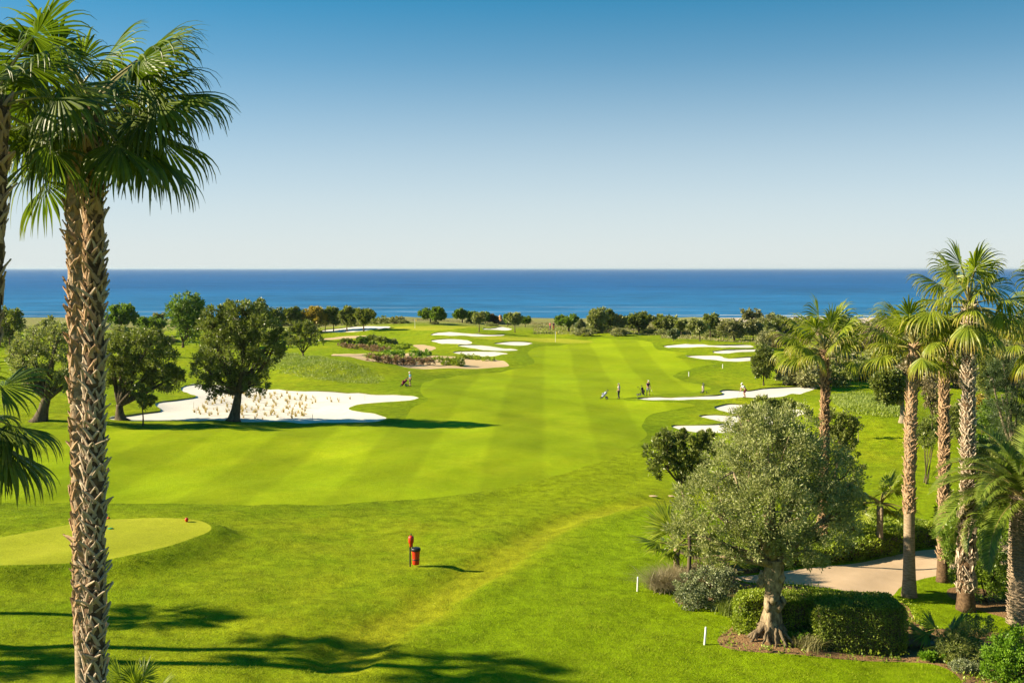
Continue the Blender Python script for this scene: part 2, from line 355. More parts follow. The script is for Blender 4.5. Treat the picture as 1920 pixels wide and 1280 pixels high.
region('sand_bunker', '849,660.8 870,658.7 916,659.2 943,661 952,663.2 927,667.4 885,666.6 864,663.6', 1.2)
region('sand_bunker', '600,620.5 630,616.5 678,612.2 733,613 700,617 686,620 650,622.5 612,622.5', 1.6)
region('tee_box', '-170,1050 -120,1025 0,1007 75,993 135,982 202,973 281,970.4 345,971.7 379,977 396,987 390,997 356,1010 300,1027 225,1044 135,1055 0,1059.5 -90,1062', .5, .62)
region('putting_green', '877,631.6 910,632 968,632 1031,633.6 1093,637.6 1113,640.2 1093,643 1041,642 1000,639.5 968,638.4 906,635.4', 2)
region('putting_green', '700,614.6 760,611.3 830,610.6 884,610.6 893,613 843,617.8 760,618.8 745,616', 2)
region('gravel_path', '1372,1083 1420,1077 1466,1071 1560,1060 1657,1045 1755,1029 1830,1018 1960,1003 1960,1046 1880,1058 1800,1071 1755,1079 1724,1086 1690,1099 1672,1117 1640,1119 1613,1116 1570,1104 1500,1095 1430,1093.5', .5)
region('soil_bed', '1265,1120 1272,1131 1300,1136 1327,1140 1363,1149 1376,1162 1372,1175 1354,1188 1345,1199 1350,1209 1370,1216 1398,1220 1478,1225 1538,1231 1615,1238 1680,1240 1740,1243 1790,1262 1820,1300 1830,1340 1990,1340 1990,1215 1900,1192 1800,1178 1735,1176 1712,1155 1698,1132 1650,1124 1606,1120 1560,1108 1500,1098.5 1430,1097 1385,1090 1352,1080 1310,1062 1262,1074', .4)
region('soil_bed', '1775,1109 1790,1100 1850,1105 1905,1128 1980,1145 1990,1180 1900,1163 1830,1142 1786,1122', .4)
region('sandy_waste', '621,665.4 665,663.5 704,661.5 740,664 772,660.5 786,653.5 774,647.5 790,646 817,652 797,660.5 778,665.5 800,667 822,667 860,669 885,672.6 937,675.6 952,682 950,687 905,690.6 822,690.8 760,688.5 727,679.5 678,674.5', 1.2)
region('sandy_waste', '604,635.5 630,632 660,629.6 686,628.6 684,632 650,634.6 620,637', 1.6)
region('fairway', '-260,946 -100,944 200,943 500,945 700,940 850,928 980,905 1080,880 1160,850 1212,818 1203,797 1222,776 1280,764.5 1298,757.5 1178,751.5 1188,745.2 1280,738 1333,728 1275,712 1263,703 1300,690 1342,682 1268,670 1285,662 1232,654 1215,640 1150,635 1118,634 1060,646 1010,650 990,660 1002,678 990,686 942,697 850,706 797,716 789,735 803,750 772,765 742,797 600,801 300,804 -100,806 -260,806', 1.0)

def poly_info(P, x, y):
    """distance to the outline, inside?, outward normal of the nearest edge"""
    A = P; B = np.roll(P, -1, 0); E = B - A; l2 = (E ** 2).sum(1) + 1e-12
    X = np.stack([x, y], 1)[:, None, :]; t = np.clip(((X - A) * E).sum(2) / l2, 0, 1)
    D = np.linalg.norm(X - (A + t[..., None] * E), axis=2); k = D.argmin(1); d = D[np.arange(len(x)), k]
    c = ((A[:, 1] > y[:, None]) != (B[:, 1] > y[:, None])) & (x[:, None] < E[:, 0] * (y[:, None] - A[:, 1]) / (E[:, 1] + 1e-15) + A[:, 0])
    nn = np.stack([E[:, 1], -E[:, 0]], 1); nn /= np.linalg.norm(nn, axis=1)[:, None] + 1e-9
    n2 = nn + np.roll(nn, 1, 0) + np.roll(nn, -1, 0); n2 /= np.linalg.norm(n2, axis=1)[:, None] + 1e-9
    return d, (c.sum(1) % 2) == 1, n2[k]
BUNK = [p for k, p in REG if k == 'sand_bunker']; TEE = [p for k, p in REG if k == 'tee_box'][0]
def lip_w(n): return np.clip(.8 * n[:, 1] - .65 * n[:, 0], 0, 1)
LIP = .11
def H(x, y, sand=False):
    x = np.atleast_1d(np.asarray(x, float)).copy(); y = np.atleast_1d(np.asarray(y, float)).copy(); h = hb(x, y)
    for P in BUNK:
        s = (x > P[:, 0].min() - 4) & (x < P[:, 0].max() + 4) & (y > P[:, 1].min() - 4) & (y < P[:, 1].max() + 4)
        if not s.any(): continue
        d, ins, n = poly_info(P, x[s], y[s])
        if sand: h[s] -= np.where(ins | (d < 1e-4), .03 + .08 * ss(0, 1.5, d), 0)
        else: h[s] += np.where(ins & (d > 1e-4), 0, LIP * lip_w(n) * np.exp(-(d / 1.6) ** 2))
    s = (x > TEE[:, 0].min() - 4) & (x < TEE[:, 0].max() + 4) & (y > TEE[:, 1].min() - 4) & (y < TEE[:, 1].max() + 4)
    if s.any():
        d, ins, n = poly_info(TEE, x[s], y[s]); h[s] += np.where(ins, .62, .62 * (1 - ss(0, 1.9, d)))
    return h
def inbunk(x, y):
    return any(bool(poly_info(P, np.array([x]), np.array([y]))[1][0]) for P in BUNK)
def hz(x, y):
    x, y = float(x), float(y); b = inbunk(x, y); return float(H([x], [y], b)[0])
def at(px, py):
    d = CZ * F / (py - 503.0)
    for _ in range(18):
        x = (px - 960.0) / F * d; d = .5 * d + .5 * (CZ - float(H([x], [d])[0])) * F / (py - 503.0)
    x = (px - 960.0) / F * d
    return Vector((x, d, hz(x, d)))
def pix(px, py, d): return Vector(((px - 960.0) / F * d, d, CZ - (py - 503.0) / F * d))

# ------------------------------------------------------------------ ground sheets cut along the outlines
def ground():
    ys = [-60, -30, -10, 5, 15, 22, 27, 31, 34]; y = 36.0
    while y < 300: ys.append(y); y *= 1.0145
    while y < 430: ys.append(y); y += 6
    while y < 620: ys.append(y); y += 12
    pts = []
    for j, y in enumerate(ys):
        st = max(.5, abs(y) * .0125); hw = .60 * max(y, 38) + 6; k = int(hw / st)
        xs = list((np.arange(-k, k + 1) + .5 * (j % 2)) * st); e = hw
        while e < 420: e += max(4, e * .12); xs += [e, -e]
        pts += [(x, y) for x in xs]
    pts = np.array(pts); keep = np.ones(len(pts), bool)
    cons, edges = [], []; n0 = 0
    for kind, P in REG:
        b = 4; s = (pts[:, 0] > P[:, 0].min() - b) & (pts[:, 0] < P[:, 0].max() + b) & (pts[:, 1] > P[:, 1].min() - b) & (pts[:, 1] < P[:, 1].max() + b)
        if s.any():
            d, ins, _ = poly_info(P, pts[s, 0], pts[s, 1]); keep[np.where(s)[0][d < .004 * pts[s, 1]]] = False
    pts = pts[keep]; n0 = len(pts); allp = [pts]
    for kind, P in REG:
        k = np.arange(len(P)); edges += [(int(n0 + i), int(n0 + (i + 1) % len(P))) for i in k]; allp.append(P); n0 += len(P)
    A = np.concatenate(allp)
    r = geometry.delaunay_2d_cdt([Vector(p) for p in A], edges, [], 0, 1e-5, False)
    V = np.array([tuple(v) for v in r[0]]); T = np.array([f for f in r[2] if len(f) == 3])
    a = V[T]; area = (a[:, 1, 0] - a[:, 0, 0]) * (a[:, 2, 1] - a[:, 0, 1]) - (a[:, 2, 0] - a[:, 0, 0]) * (a[:, 1, 1] - a[:, 0, 1])
    T[area < 0] = T[area < 0][:, ::-1]
    C = V[T].mean(1); cls = np.full(len(T), -1)
    for i, (kind, P) in enumerate(REG):
        s = (cls < 0) & (C[:, 0] > P[:, 0].min()) & (C[:, 0] < P[:, 0].max()) & (C[:, 1] > P[:, 1].min()) & (C[:, 1] < P[:, 1].max())
        if s.any(): ins = poly_info(P, C[s, 0], C[s, 1])[1]; cls[np.where(s)[0][ins]] = i
    beach = (cls < 0) & (C[:, 1] > 482 + 14 * np.sin(C[:, 0] * .03) + 8 * np.sin(C[:, 0] * .11)); beach &= (C[:, 0] > .20 * C[:, 1] + 6 * np.sin(C[:, 1] * .2)) | (C[:, 0] < -.255 * C[:, 1]) & (C[:, 0] > -.34 * C[:, 1]); cls[beach] = 99
    def sheet(name, sel, mat, sand=False, attrs=False):
        t = T[sel]; u, inv = np.unique(t, return_inverse=True); P = V[u]; z = H(P[:, 0], P[:, 1], sand)
        at_ = {}
        if attrs:
            A_, B_ = TRACK[:-1], TRACK[1:]; E = B_ - A_; tt = np.clip(((P[:, None] - A_) * E).sum(2) / (E ** 2).sum(1), 0, 1)
            D = np.linalg.norm(P[:, None] - (A_ + tt[..., None] * E), axis=2).min(1)
            nz = np.sin(P[:, 0] * 2.1 + 3 * np.sin(P[:, 1] * .7)) * .25
            at_['wear'] = (1 - ss(.75, 1.35, D + nz)) * (1 - .7 * ss(63, 72, P[:, 1]))
            tx = np.interp(P[:, 1], TRACK[:, 1], TRACK[:, 0])
            at_['lush'] = ss(.8, 3.5, P[:, 0] - tx) * (1 - ss(62, 78, P[:, 1])) * .8
            fw = [p for k, p in REG if k == 'fairway'][0]
            d = np.concatenate([poly_info(fw, q[:, 0], q[:, 1])[0] for q in np.array_split(P, 20)])
            at_['semi'] = (1 - ss(.6, 5.5, d + 2.5 * nz)) * (.62 - .45 * ss(-6, 6, P[:, 0]) * (1 - ss(75, 90, P[:, 1])))
            at_['fair'] = ss(-9, 3, P[:, 0]) * (1 - ss(82, 96, P[:, 1])) * (1 - ss(1.5, 11, d + 3 * nz)) * .9
            at_['dry'] = ss(232, 268, P[:, 1] + 25 * ss(45, 80, P[:, 0]) + 4 * nz) * .95
        me = mesh_np(name, np.column_stack([P, z]), [], inv.reshape(-1, 3), [mat], True, attrs=at_)
        o = link(name, me); o['kind'] = 'structure'; return o
    sheet('rough_grass', cls == -1, M['rough'], attrs=True); sheet('beach', cls == 99, M['beach'])
    mats = dict(sand_bunker='sand', tee_box='green', putting_green='green', gravel_path='gravel', soil_bed='soil', sandy_waste='tan', fairway='fairway')
    for i, (kind, P) in enumerate(REG):
        o = sheet(kind, cls == i, M[mats[kind]], kind == 'sand_bunker')
        if kind == 'sand_bunker':
            zt = H(P[:, 0], P[:, 1]); zb = H(P[:, 0], P[:, 1], True) - .05; n = len(P); k = np.arange(n)
            me = mesh_np('turf_lip', np.concatenate([np.column_stack([P, zt]), np.column_stack([P, zb])]), np.stack([k, (k + 1) % n, n + (k + 1) % n, n + k], 1), [], [M['lip']], True)
            link('turf_lip', me, o)
ground()

# the sea: sheet to the horizon, built in strips
def sea():
    m = new_mat('sea water'); nt = m.node_tree; P = pos_(nt)
    sp = N_(nt, 'ShaderNodeSeparateXYZ'); nt.links.new(P, sp.inputs[0])
    mp_ = N_(nt, 'ShaderNodeMapping'); mp_.inputs['Scale'].default_value = (.35, 1, 1); nt.links.new(P, mp_.inputs[0]); Q = mp_.outputs[0]
    n1 = noise_(nt, .12, 4, Q); n2 = noise_(nt, .012, 4, Q); n3 = noise_(nt, .0016, 4, Q)
    shore = N_(nt, 'ShaderNodeMapRange'); shore.inputs['From Min'].default_value = 530; shore.inputs['From Max'].default_value = 1500; nt.links.new(sp.outputs['Y'], shore.inputs[0])
    far = N_(nt, 'ShaderNodeMapRange'); far.inputs['From Min'].default_value = 1000; far.inputs['From Max'].default_value = 9000; nt.links.new(sp.outputs['Y'], far.inputs[0])
    col = mix_(nt, shore.outputs[0], (.022, .16, .34), (.007, .100, .29)); col = mix_(nt, far.outputs[0], col, (.006, .085, .28))
    v = math_(nt, 'ADD', math_(nt, 'MULTIPLY', n2, 1.0), math_(nt, 'ADD', math_(nt, 'MULTIPLY', n1, 1.6), math_(nt, 'MULTIPLY', n3, .4)))
    v = math_(nt, 'ADD', v, -.53); cb = N_(nt, 'ShaderNodeCombineColor')
    for i in range(3): nt.links.new(v, cb.inputs[i])
    col = mix_(nt, 1.0, col, cb.outputs[0], 'MULTIPLY')
    # breaking swells near the beach
    wob = math_(nt, 'MULTIPLY', noise_(nt, .006, 3, P), 90.0); yy = math_(nt, 'ADD', sp.outputs['Y'], wob)
    s = math_(nt, 'SINE', math_(nt, 'MULTIPLY', yy, .105)); near = N_(nt, 'ShaderNodeMapRange'); near.inputs['From Min'].default_value = 760; near.inputs['From Max'].default_value = 560
    nt.links.new(sp.outputs['Y'], near.inputs[0])
    foam = math_(nt, 'MULTIPLY', math_(nt, 'MULTIPLY', ramp_(nt, s, .80, .98), ramp_(nt, noise_(nt, .02, 4, Q), .45, .7)), near.outputs[0])
    wash = N_(nt, 'ShaderNodeMapRange'); wash.inputs['From Min'].default_value = 556; wash.inputs['From Max'].default_value = 540; nt.links.new(yy, wash.inputs[0])
    col = mix_(nt, math_(nt, 'MULTIPLY', foam, .75), col, (.7, .74, .74))
    h = math_(nt, 'ADD', math_(nt, 'MULTIPLY', n1, 1.0), math_(nt, 'MULTIPLY', noise_(nt, .5, 3, Q), .4))
    finish(m, col, .45, .05, bump_(nt, h, .6, 2.0))
    ys = [500.0]
    while ys[-1] < 70000: ys.append(ys[-1] * 1.25 + 10)
    V, Fq = [], []
    for y in ys: V += [(x * (y * .9 + 300), y, -10.8) for x in np.linspace(-1.2, 1.2, 9)]
    for j in range(len(ys) - 1): Fq += [(j * 9 + i, j * 9 + i + 1, j * 9 + i + 10, j * 9 + i + 9) for i in range(8)]
    o = link('sea', mesh_np('sea', V, Fq, [], [m])); o['kind'] = 'structure'
sea()

# thin sea air: far water fades towards the pale horizon
def haze():
    m = new_mat('sea haze'); nt = m.node_tree; v = N_(nt, 'ShaderNodeVolumePrincipled'); v.inputs['Color'].default_value = (.50, .62, .72, 1); v.inputs['Density'].default_value = 1 / 30000; v.inputs['Anisotropy'].default_value = .1
    o_ = N_(nt, 'ShaderNodeOutputMaterial'); nt.links.new(v.outputs[0], o_.inputs['Volume'])
    mb = MB(); add_box(mb, (0, 39950, 6), (200000, 80100, 42)); o = mb.build('haze', m); tag(o, 'thin pale sea haze over the water', 'haze', kind='stuff')
haze()
# ------------------------------------------------------------------ foliage
def leaf_quads(C, D, Lh, Wd, rng):
    """diamond leaves: base C, direction D"""
    n = len(C); S = unit(np.cross(D, rng.standard_normal((n, 3)))); Ln = Lh * rng.uniform(.7, 1.3, n)[:, None]; Wn = Wd * rng.uniform(.7, 1.3, n)[:, None]
    Mi = C + D * Ln * .45
    V = np.stack([C, Mi + S * Wn * .5, C + D * Ln, Mi - S * Wn * .5], 1).reshape(-1, 3)
    return V, np.arange(4 * n).reshape(-1, 4)
def crown_leaves(mb, rng, lobes, n, Lh, Wd, clump=.26, shell=.45, up=.35, per=45, mi=0):
    Lb = np.array([(*l[:6],) for l in lobes]); wt = (Lb[:, 3] * Lb[:, 4] * Lb[:, 5]) ** .62; wt /= wt.sum()
    K = max(len(Lb) * 3, int(n / per)); which = rng.choice(len(Lb), K, p=wt); d = unit(rng.standard_normal((K, 3)) + np.array([0, 0, .18]))
    fr = shell + (1 - shell) * rng.uniform(0, 1, K) ** .6; cc = Lb[which, :3] + Lb[which, 3:6] * d * fr[:, None]
    cr = clump * .72 * Lb[which, 3:6].mean(1) * rng.uniform(.6, 1.35, K); ct = rng.uniform(0, 1, K)
    k = rng.integers(0, K, n); g = rng.standard_normal((n, 3)); C = cc[k] + g * cr[k][:, None] * .55
    D = unit(d[k] * .55 + unit(g) * .6 + rng.standard_normal((n, 3)) * .5 + np.array([0, 0, up]))
    V, Fq = leaf_quads(C, D, Lh, Wd, rng)
    tone = np.clip(.5 * ct[k] + .5 * rng.uniform(0, 1, n), 0, 1)
    mb.add(V, Fq, mi, np.repeat(tone, 4)); return cc
def limbs(mb, rng, base, fork, lobes, r0, r1, n=8, flare=1.5, bumpy=.08, twigs=None):
    base = np.array(base, float); fork = np.array(fork, float)
    ctrl = (base + fork) / 2 + np.array([rng.normal(0, .15), rng.normal(0, .1), 0]) * np.linalg.norm(fork - base) * .5
    P = bez(base + np.array([0, 0, -.15]), ctrl, fork, 8); t = np.linspace(0, 1, 8)
    R = r0 * (1 - .35 * t) * (1 + (flare - 1) * np.exp(-t * 7)); add_tube(mb, P, R, n + 2, 0, .5, rng, bumpy)
    for l in lobes:
        e = np.array(l[:3]); m = fork + (e - fork) * .5; m[2] += -.05 * np.linalg.norm(e - fork) ; m[:2] += rng.normal(0, .12, 2) * np.linalg.norm(e - fork) * .5
        Q = bez(fork + (fork - ctrl) * -.04, m, e, 7); add_tube(mb, Q, np.linspace(r1, r1 * .25, 7), max(5, n - 2), 0, .5, rng, bumpy)
        for _ in range(3):
            i = rng.integers(3, 7); tip = e + np.array(l[3:6]) * unit(rng.standard_normal(3)) * .75
            add_tube(mb, bez(Q[i], (Q[i] + tip) / 2 + rng.normal(0, .1, 3), tip, 5), np.linspace(r1 * .35, r1 * .08, 5), 5, 0)
def seed_of(*a): return (int(a[0] * 7919 + a[1] * 104729) & 0x7fffffff)
def tree(name, label, cat, px, py, lobes, mat, n, Lh, Wd, r0=.25, bark='bark', fork=None, group=None, clump=.26, shell=.45, up=.3, per=45, flare=1.6, d=None, depth=1.0, second=None):
    """lobes: (px, py, rx px, ry px [, depth offset m]); fork: pixel at which the limbs part"""
    rng = np.random.default_rng(seed_of(px, py + len(label)))
    b = at(px, py) if d is None else Vector((((px - 960) / F * d), d, hz((px - 960) / F * d, d)))
    py0 = 503 + (CZ - b.z) * F / b.y; s = b.y / F
    Lb = []
    for l in lobes:
        rx, rz = l[2] * s, l[3] * s; dy = l[4] if len(l) > 4 else rng.normal(0, .25) * rx
        Lb.append(((l[0] - px) * s, dy, (py0 - l[1]) * s, rx, (rx + rz) / 2 * depth, rz))
    root = thing(name, label, cat, b, group)
    fk = fork or (px, py0 - (py0 - max(l[1] + l[3] for l in lobes)) * 1.0 - 2)
    fkv = ((fk[0] - px) * s, 0, max(.15, (py0 - fk[1]) * s))
    mb = MB(); limbs(mb, rng, (0, 0, 0), fkv, Lb, r0, r0 * .55, flare=flare); mb.build('trunk', M[bark], root, True)
    mb = MB(); crown_leaves(mb, rng, Lb, n, Lh, Wd, clump, shell, up, per); mb.build('crown', M[mat], root)
    return root
def auto_lobes(px, x0, x1, y0, y1, rng, k=6):
    w, h = (x1 - x0) / 2, (y1 - y0) / 2; cx, cy = (x0 + x1) / 2, (y0 + y1) / 2; out = []
    for i in range(k):
        a = i / k * 6.283 + rng.uniform(-.4, .4); rr = rng.uniform(.42, .58)
        out.append((cx + math.cos(a) * w * .52, cy + math.sin(a) * h * .50, w * rr * 1.0, h * rr * 1.02))
    out.append((cx, cy, w * .6, h * .6)); return out
def far_tree(name, label, cat, px, py, x0, x1, y0, y1, mat, group=None, n=1500, bark='bark', k=6, leaf=None, d=None, r=None, clump=.28):
    rng = np.random.default_rng(seed_of(x0, y0)); dist = d or CZ * F / (py - 503.0); s = dist / F
    Lh = leaf or max(.14, dist * .0021); n = int(n * 1.5)
    return tree(name, label, cat, px, py, auto_lobes(px, x0, x1, y0, y1, rng, k), mat, n, Lh, Lh * .6, r or max(.09, (x1 - x0) * s * .035), bark, None, group, clump, .35, .3, 30, 1.5, d)
def blades(mb, rng, P, h, wd, lean=.5, mi=0, seg=3):
    """curved grass blades rooted at points P (k,3)"""
    n = len(P); a = rng.uniform(0, 6.283, n); dr = np.stack([np.cos(a), np.sin(a), np.zeros(n)], 1); sd = np.stack([-np.sin(a), np.cos(a), np.zeros(n)], 1)
    hh = h * rng.uniform(.55, 1.25, n)[:, None]; ln = lean * rng.uniform(.2, 1.3, n)[:, None]; rows = []
    for j in range(seg + 1):
        t = j / seg; c = P + dr * hh * ln * t * t + np.array([0, 0, 1]) * hh * t * (1 - .25 * ln * t); wv = wd * (1 - t ** 1.5 * .95)
        rows += [c - sd * wv / 2, c + sd * wv / 2]
    V = np.stack(rows, 1).reshape(-1, 3); k = 2 * (seg + 1); base = np.arange(n)[:, None] * k
    Fq = np.concatenate([base + np.array([[2 * j, 2 * j + 1, 2 * j + 3, 2 * j + 2]]) for j in range(seg)])
    mb.add(V, Fq, mi, np.repeat(np.clip(rng.uniform(0, 1, n) * .6 + .4 * (.5 + .5 * np.sin(P[:, 0] * .9 + 2 * np.sin(P[:, 1] * .31)) * np.sin(P[:, 1] * .37 + 1)), 0, 1), k)); return mb
def hedge(name, label, cat, px0_, px1_, py, hpx, depth, mat, n, Lh=.09, Wd=.055, rz=0, group=None, rough=.05, py1=None):
    a, b = at(px0_, py), at(px1_, py1 or py); c = (a + b) / 2; wd = (b - a).xy.length; hh = hpx * c.y / F
    if py1: rz = math.atan2(b.y - a.y, b.x - a.x)
    c.x -= math.sin(rz) * depth / 2; c.y += math.cos(rz) * depth / 2; c.z = min(hz(c.x, c.y), a.z, b.z)
    rng = np.random.default_rng(seed_of(px0_, py)); root = thing(name, label, cat, c, group, rz)
    # opaque dark box core behind the leaves
    g = MB(); nx, ny, nz_ = 9, 6, 5
    def face(u, v, f):
        U, Vv = np.meshgrid(np.linspace(-.5, .5, u), np.linspace(-.5, .5, v), indexing='ij'); Pp = f(U, Vv).reshape(-1, 3)
        I = np.arange(u * v).reshape(u, v); g.add(Pp, np.stack([I[:-1, :-1], I[1:, :-1], I[1:, 1:], I[:-1, 1:]], -1).reshape(-1, 4), 0, rng.uniform(0, .6, u * v))
    cw, cd, ch = wd - .46, depth - .46, hh - .24
    face(nx, ny, lambda u, v: np.stack([u * cw, v * cd, np.full_like(u, ch)], -1))
    face(nx, nz_, lambda u, v: np.stack([u * cw, np.full_like(u, -cd / 2), (v + .5) * ch], -1)); face(nx, nz_, lambda u, v: np.stack([u * -cw, np.full_like(u, cd / 2), (v + .5) * ch], -1))
    face(ny, nz_, lambda u, v: np.stack([np.full_like(u, -cw / 2), u * -cd, (v + .5) * ch], -1)); face(ny, nz_, lambda u, v: np.stack([np.full_like(u, cw / 2), u * cd, (v + .5) * ch], -1))
    g.build('twigs', M['bark'], root)
    ar = np.array([wd * depth, wd * hh, wd * hh, depth * hh, depth * hh]); f = rng.choice(5, n, p=ar / ar.sum()); u, v = rng.uniform(-.5, .5, (2, n))
    P = np.zeros((n, 3)); Nn = np.zeros((n, 3))
    for i, (fp, nn) in enumerate(((lambda u, v: (u * wd, v * depth, hh + 0 * u), (0, 0, 1)), (lambda u, v: (u * wd, -depth / 2 + 0 * u, (v + .5) * hh), (0, -1, 0)), (lambda u, v: (u * wd, depth / 2 + 0 * u, (v + .5) * hh), (0, 1, 0)),
                                  (lambda u, v: (-wd / 2 + 0 * u, u * depth, (v + .5) * hh), (-1, 0, 0)), (lambda u, v: (wd / 2 + 0 * u, u * depth, (v + .5) * hh), (1, 0, 0)))):
        s = f == i; P[s] = np.stack(fp(u[s], v[s]), 1); Nn[s] = nn
    # round the corners, ruffle the faces
    q = np.array([wd / 2, depth / 2, 0]); ctr = np.array([0, 0, hh * .45])
    rel = (P - ctr) / np.array([wd / 2, depth / 2, hh * .55]); e = np.sort(np.abs(rel), 1); rnd = 1 - .11 * np.clip(e[:, 1] - .55, 0, 1) / .45
    P = ctr + (P - ctr) * rnd[:, None]
    wv = sum(np.sin(P @ rng.normal(0, 3.2, 3) + rng.uniform(0, 6)) for _ in range(5)) / 5
    P = P - Nn * (.22 * rng.uniform(0, 1, n)[:, None] ** 1.5) + Nn * (rough * 1.6 * wv)[:, None]
    D = unit(Nn * .6 + rng.standard_normal((n, 3)) * .7 + np.array([0, 0, .35])); V, Fq = leaf_quads(P, D, Lh, Wd, rng)
    mb = MB().add(V, Fq, 0, np.repeat(np.clip(rng.uniform(0, 1, n) * .7 + .3 * (wv + .5), 0, 1), 4)); mb.build('foliage', M[mat], root)
    return root
def shrub(name, label, cat, px, py, lobes, mat, n, Lh, Wd, group=None, stems=5, clump=.2, shell=.5, up=.3, d=None, depth=1.0):
    rng = np.random.default_rng(seed_of(px, py + len(label)))
    b = at(px, py) if d is None else Vector((((px - 960) / F * d), d, hz((px - 960) / F * d, d)))
    py0 = 503 + (CZ - b.z) * F / b.y; s = b.y / F; Lb = []
    for l in lobes:
        rx, rz = l[2] * s, l[3] * s; Lb.append(((l[0] - px) * s, l[4] if len(l) > 4 else rng.normal(0, .15) * rx, max(rz * .7, (py0 - l[1]) * s), rx, (rx + rz) / 2 * depth, rz))
    root = thing(name, label, cat, b, group); mb = MB()
    for i in range(stems):
        l = Lb[i % len(Lb)]; e = np.array(l[:3]) + np.array(l[3:6]) * rng.uniform(-.5, .5, 3); s0 = np.array([rng.normal(0, .12), rng.normal(0, .12), -.05])
        add_tube(mb, bez(s0, (s0 + e) / 2 + np.array([0, 0, -.1]), e, 5), np.linspace(.035, .012, 5) * max(1, s * 30), 5)
    mb.build('stems', M['bark'], root)
    mb = MB(); crown_leaves(mb, rng, Lb, n, Lh, Wd, clump, shell, up, 35); mb.build('foliage', M[mat], root)
    return root

# ------------------------------------------------------------------ palms
def fan_frond(rng, pitch, Lp, R, nseg=38, g=1.6, old=.5, bend=.35, spread=2.1):
    """a fan leaf leaving the origin along +X at 'pitch'; its tips hang by their own weight"""
    mb = MB(); t = np.linspace(0, 1, 7); th = pitch - bend * t ** 1.3; ds = Lp / 6
    P = np.zeros((7, 3))
    for i in range(1, 7): P[i] = P[i - 1] + ds * np.array([math.cos(th[i]), 0, math.sin(th[i])])
    add_tube(mb, P, np.linspace(.036, .017, 7), 5, 0, .5)
    T = np.array([math.cos(th[-1]), 0, math.sin(th[-1])]); Nn = np.array([-math.sin(th[-1]), 0, math.cos(th[-1])]); Y = np.array([0, 1., 0])
    tw = rng.normal(0, .25); Y, Nn = Y * math.cos(tw) + Nn * math.sin(tw), Nn * math.cos(tw) - Y * math.sin(tw)
    S = 8; ts = np.linspace(0, 1, S + 1)
    for i in range(nseg):
        ph = (i / (nseg - 1) - .5) * 2 * spread + rng.normal(0, .015); D = math.cos(ph) * T + math.sin(ph) * Y
        D = unit(D - Nn * (.62 * math.sin(min(abs(ph), 1.57)) ** 2 - .12)); ln = R * (.80 + .20 * math.cos(ph)) * rng.uniform(.9, 1.08)
        o = P[-1] + T * .22 * R * max(0, math.cos(ph)) * .6
        gi = g * rng.uniform(.6, 1.5); c = [o]; dirs = [D]; dd = D.copy()
        for j in range(S):
            tt = ts[j]; dd = unit(dd + np.array([0, 0, -1]) * gi * (.04 + max(0, tt - .42) * 1.5) * .55 + rng.normal(0, .012 + .03 * tt, 3)); c.append(c[-1] + dd * ln / S); dirs.append(dd)
        c = np.array(c); dphi = 2 * spread / (nseg - 1); hw = np.where(ts < .50, ts * ln * math.sin(dphi / 2) * 1.15, .50 * ln * math.sin(dphi / 2) * np.clip((1 - ts) / .50, 0, 1) ** 1.05 * 1.12) + .0022
        up = unit(Nn + 0 * c); dirs = np.array(dirs); sd = unit(np.cross(up, dirs)); upn = unit(np.cross(dirs, sd))
        Lf = c - sd * hw[:, None]; Rt = c + sd * hw[:, None]; Md = c + upn * (hw * .55)[:, None] * (1 if i % 2 else .6)
        V = np.stack([Lf, Md, Rt], 1).reshape(-1, 3); k = np.arange(S)[:, None] * 3
        Fq = np.concatenate([np.concatenate([k, k + 1, k + 4, k + 3], 1), np.concatenate([k + 1, k + 2, k + 5, k + 4], 1)])
        tone = np.repeat(np.clip(rng.uniform(.1, .9) + 0 * ts, 0, 1), 3); tip = np.repeat(np.clip((ts - .45) / .55, 0, 1) ** 1.5 * old * rng.uniform(.3, 1.4), 3)
        mb.add(V, Fq, 1, tone, np.clip(tip, 0, 1))
    return mb
def pinnate_frond(rng, pitch, Ln, nl=46, bend=1.5):
    mb = MB(); K = 16; t = np.linspace(0, 1, K); th = pitch - bend * t ** 1.35; P = np.zeros((K, 3))
    for i in range(1, K): P[i] = P[i - 1] + Ln / (K - 1) * np.array([math.cos(th[i]), 0, math.sin(th[i])])
    add_tube(mb, P, np.linspace(.04, .008, K), 5, 0, .8)
    for i in range(nl):
        u = .12 + .88 * i / (nl - 1); x = u * (K - 1); j = min(int(x), K - 2); f = x - j; p = P[j] * (1 - f) + P[j + 1] * f; a = th[j] * (1 - f) + th[j + 1] * f
        T = np.array([math.cos(a), 0, math.sin(a)]); Nn = np.array([-math.sin(a), 0, math.cos(a)])
        for s in (-1, 1):
            l = Ln * .17 * (math.sin(math.pi * min(1, u * .85 + .18)) ** .6 + .12) * rng.uniform(.9, 1.1); D = unit(T * .75 + np.array([0, s, 0]) * .75 + Nn * rng.uniform(.25, .5))
            c = [p, p + D * l * .5, p + unit(D + np.array([0, 0, -.25])) * l]; W_ = unit(np.cross(D, Nn)) * .024
            mb.add([c[0] - W_ * .6, c[0] + W_ * .6, c[1] - W_, c[1] + W_, c[2] - W_ * .1, c[2] + W_ * .1], [(0, 1, 3, 2), (2, 3, 5, 4)], 1, rng.uniform(.1, .9), [0, 0, .1, .1, .35, .35])
    return mb
PITCH = [1.45, 1.2, .95, .7, .42, .15, -.15, -.5, -.9]
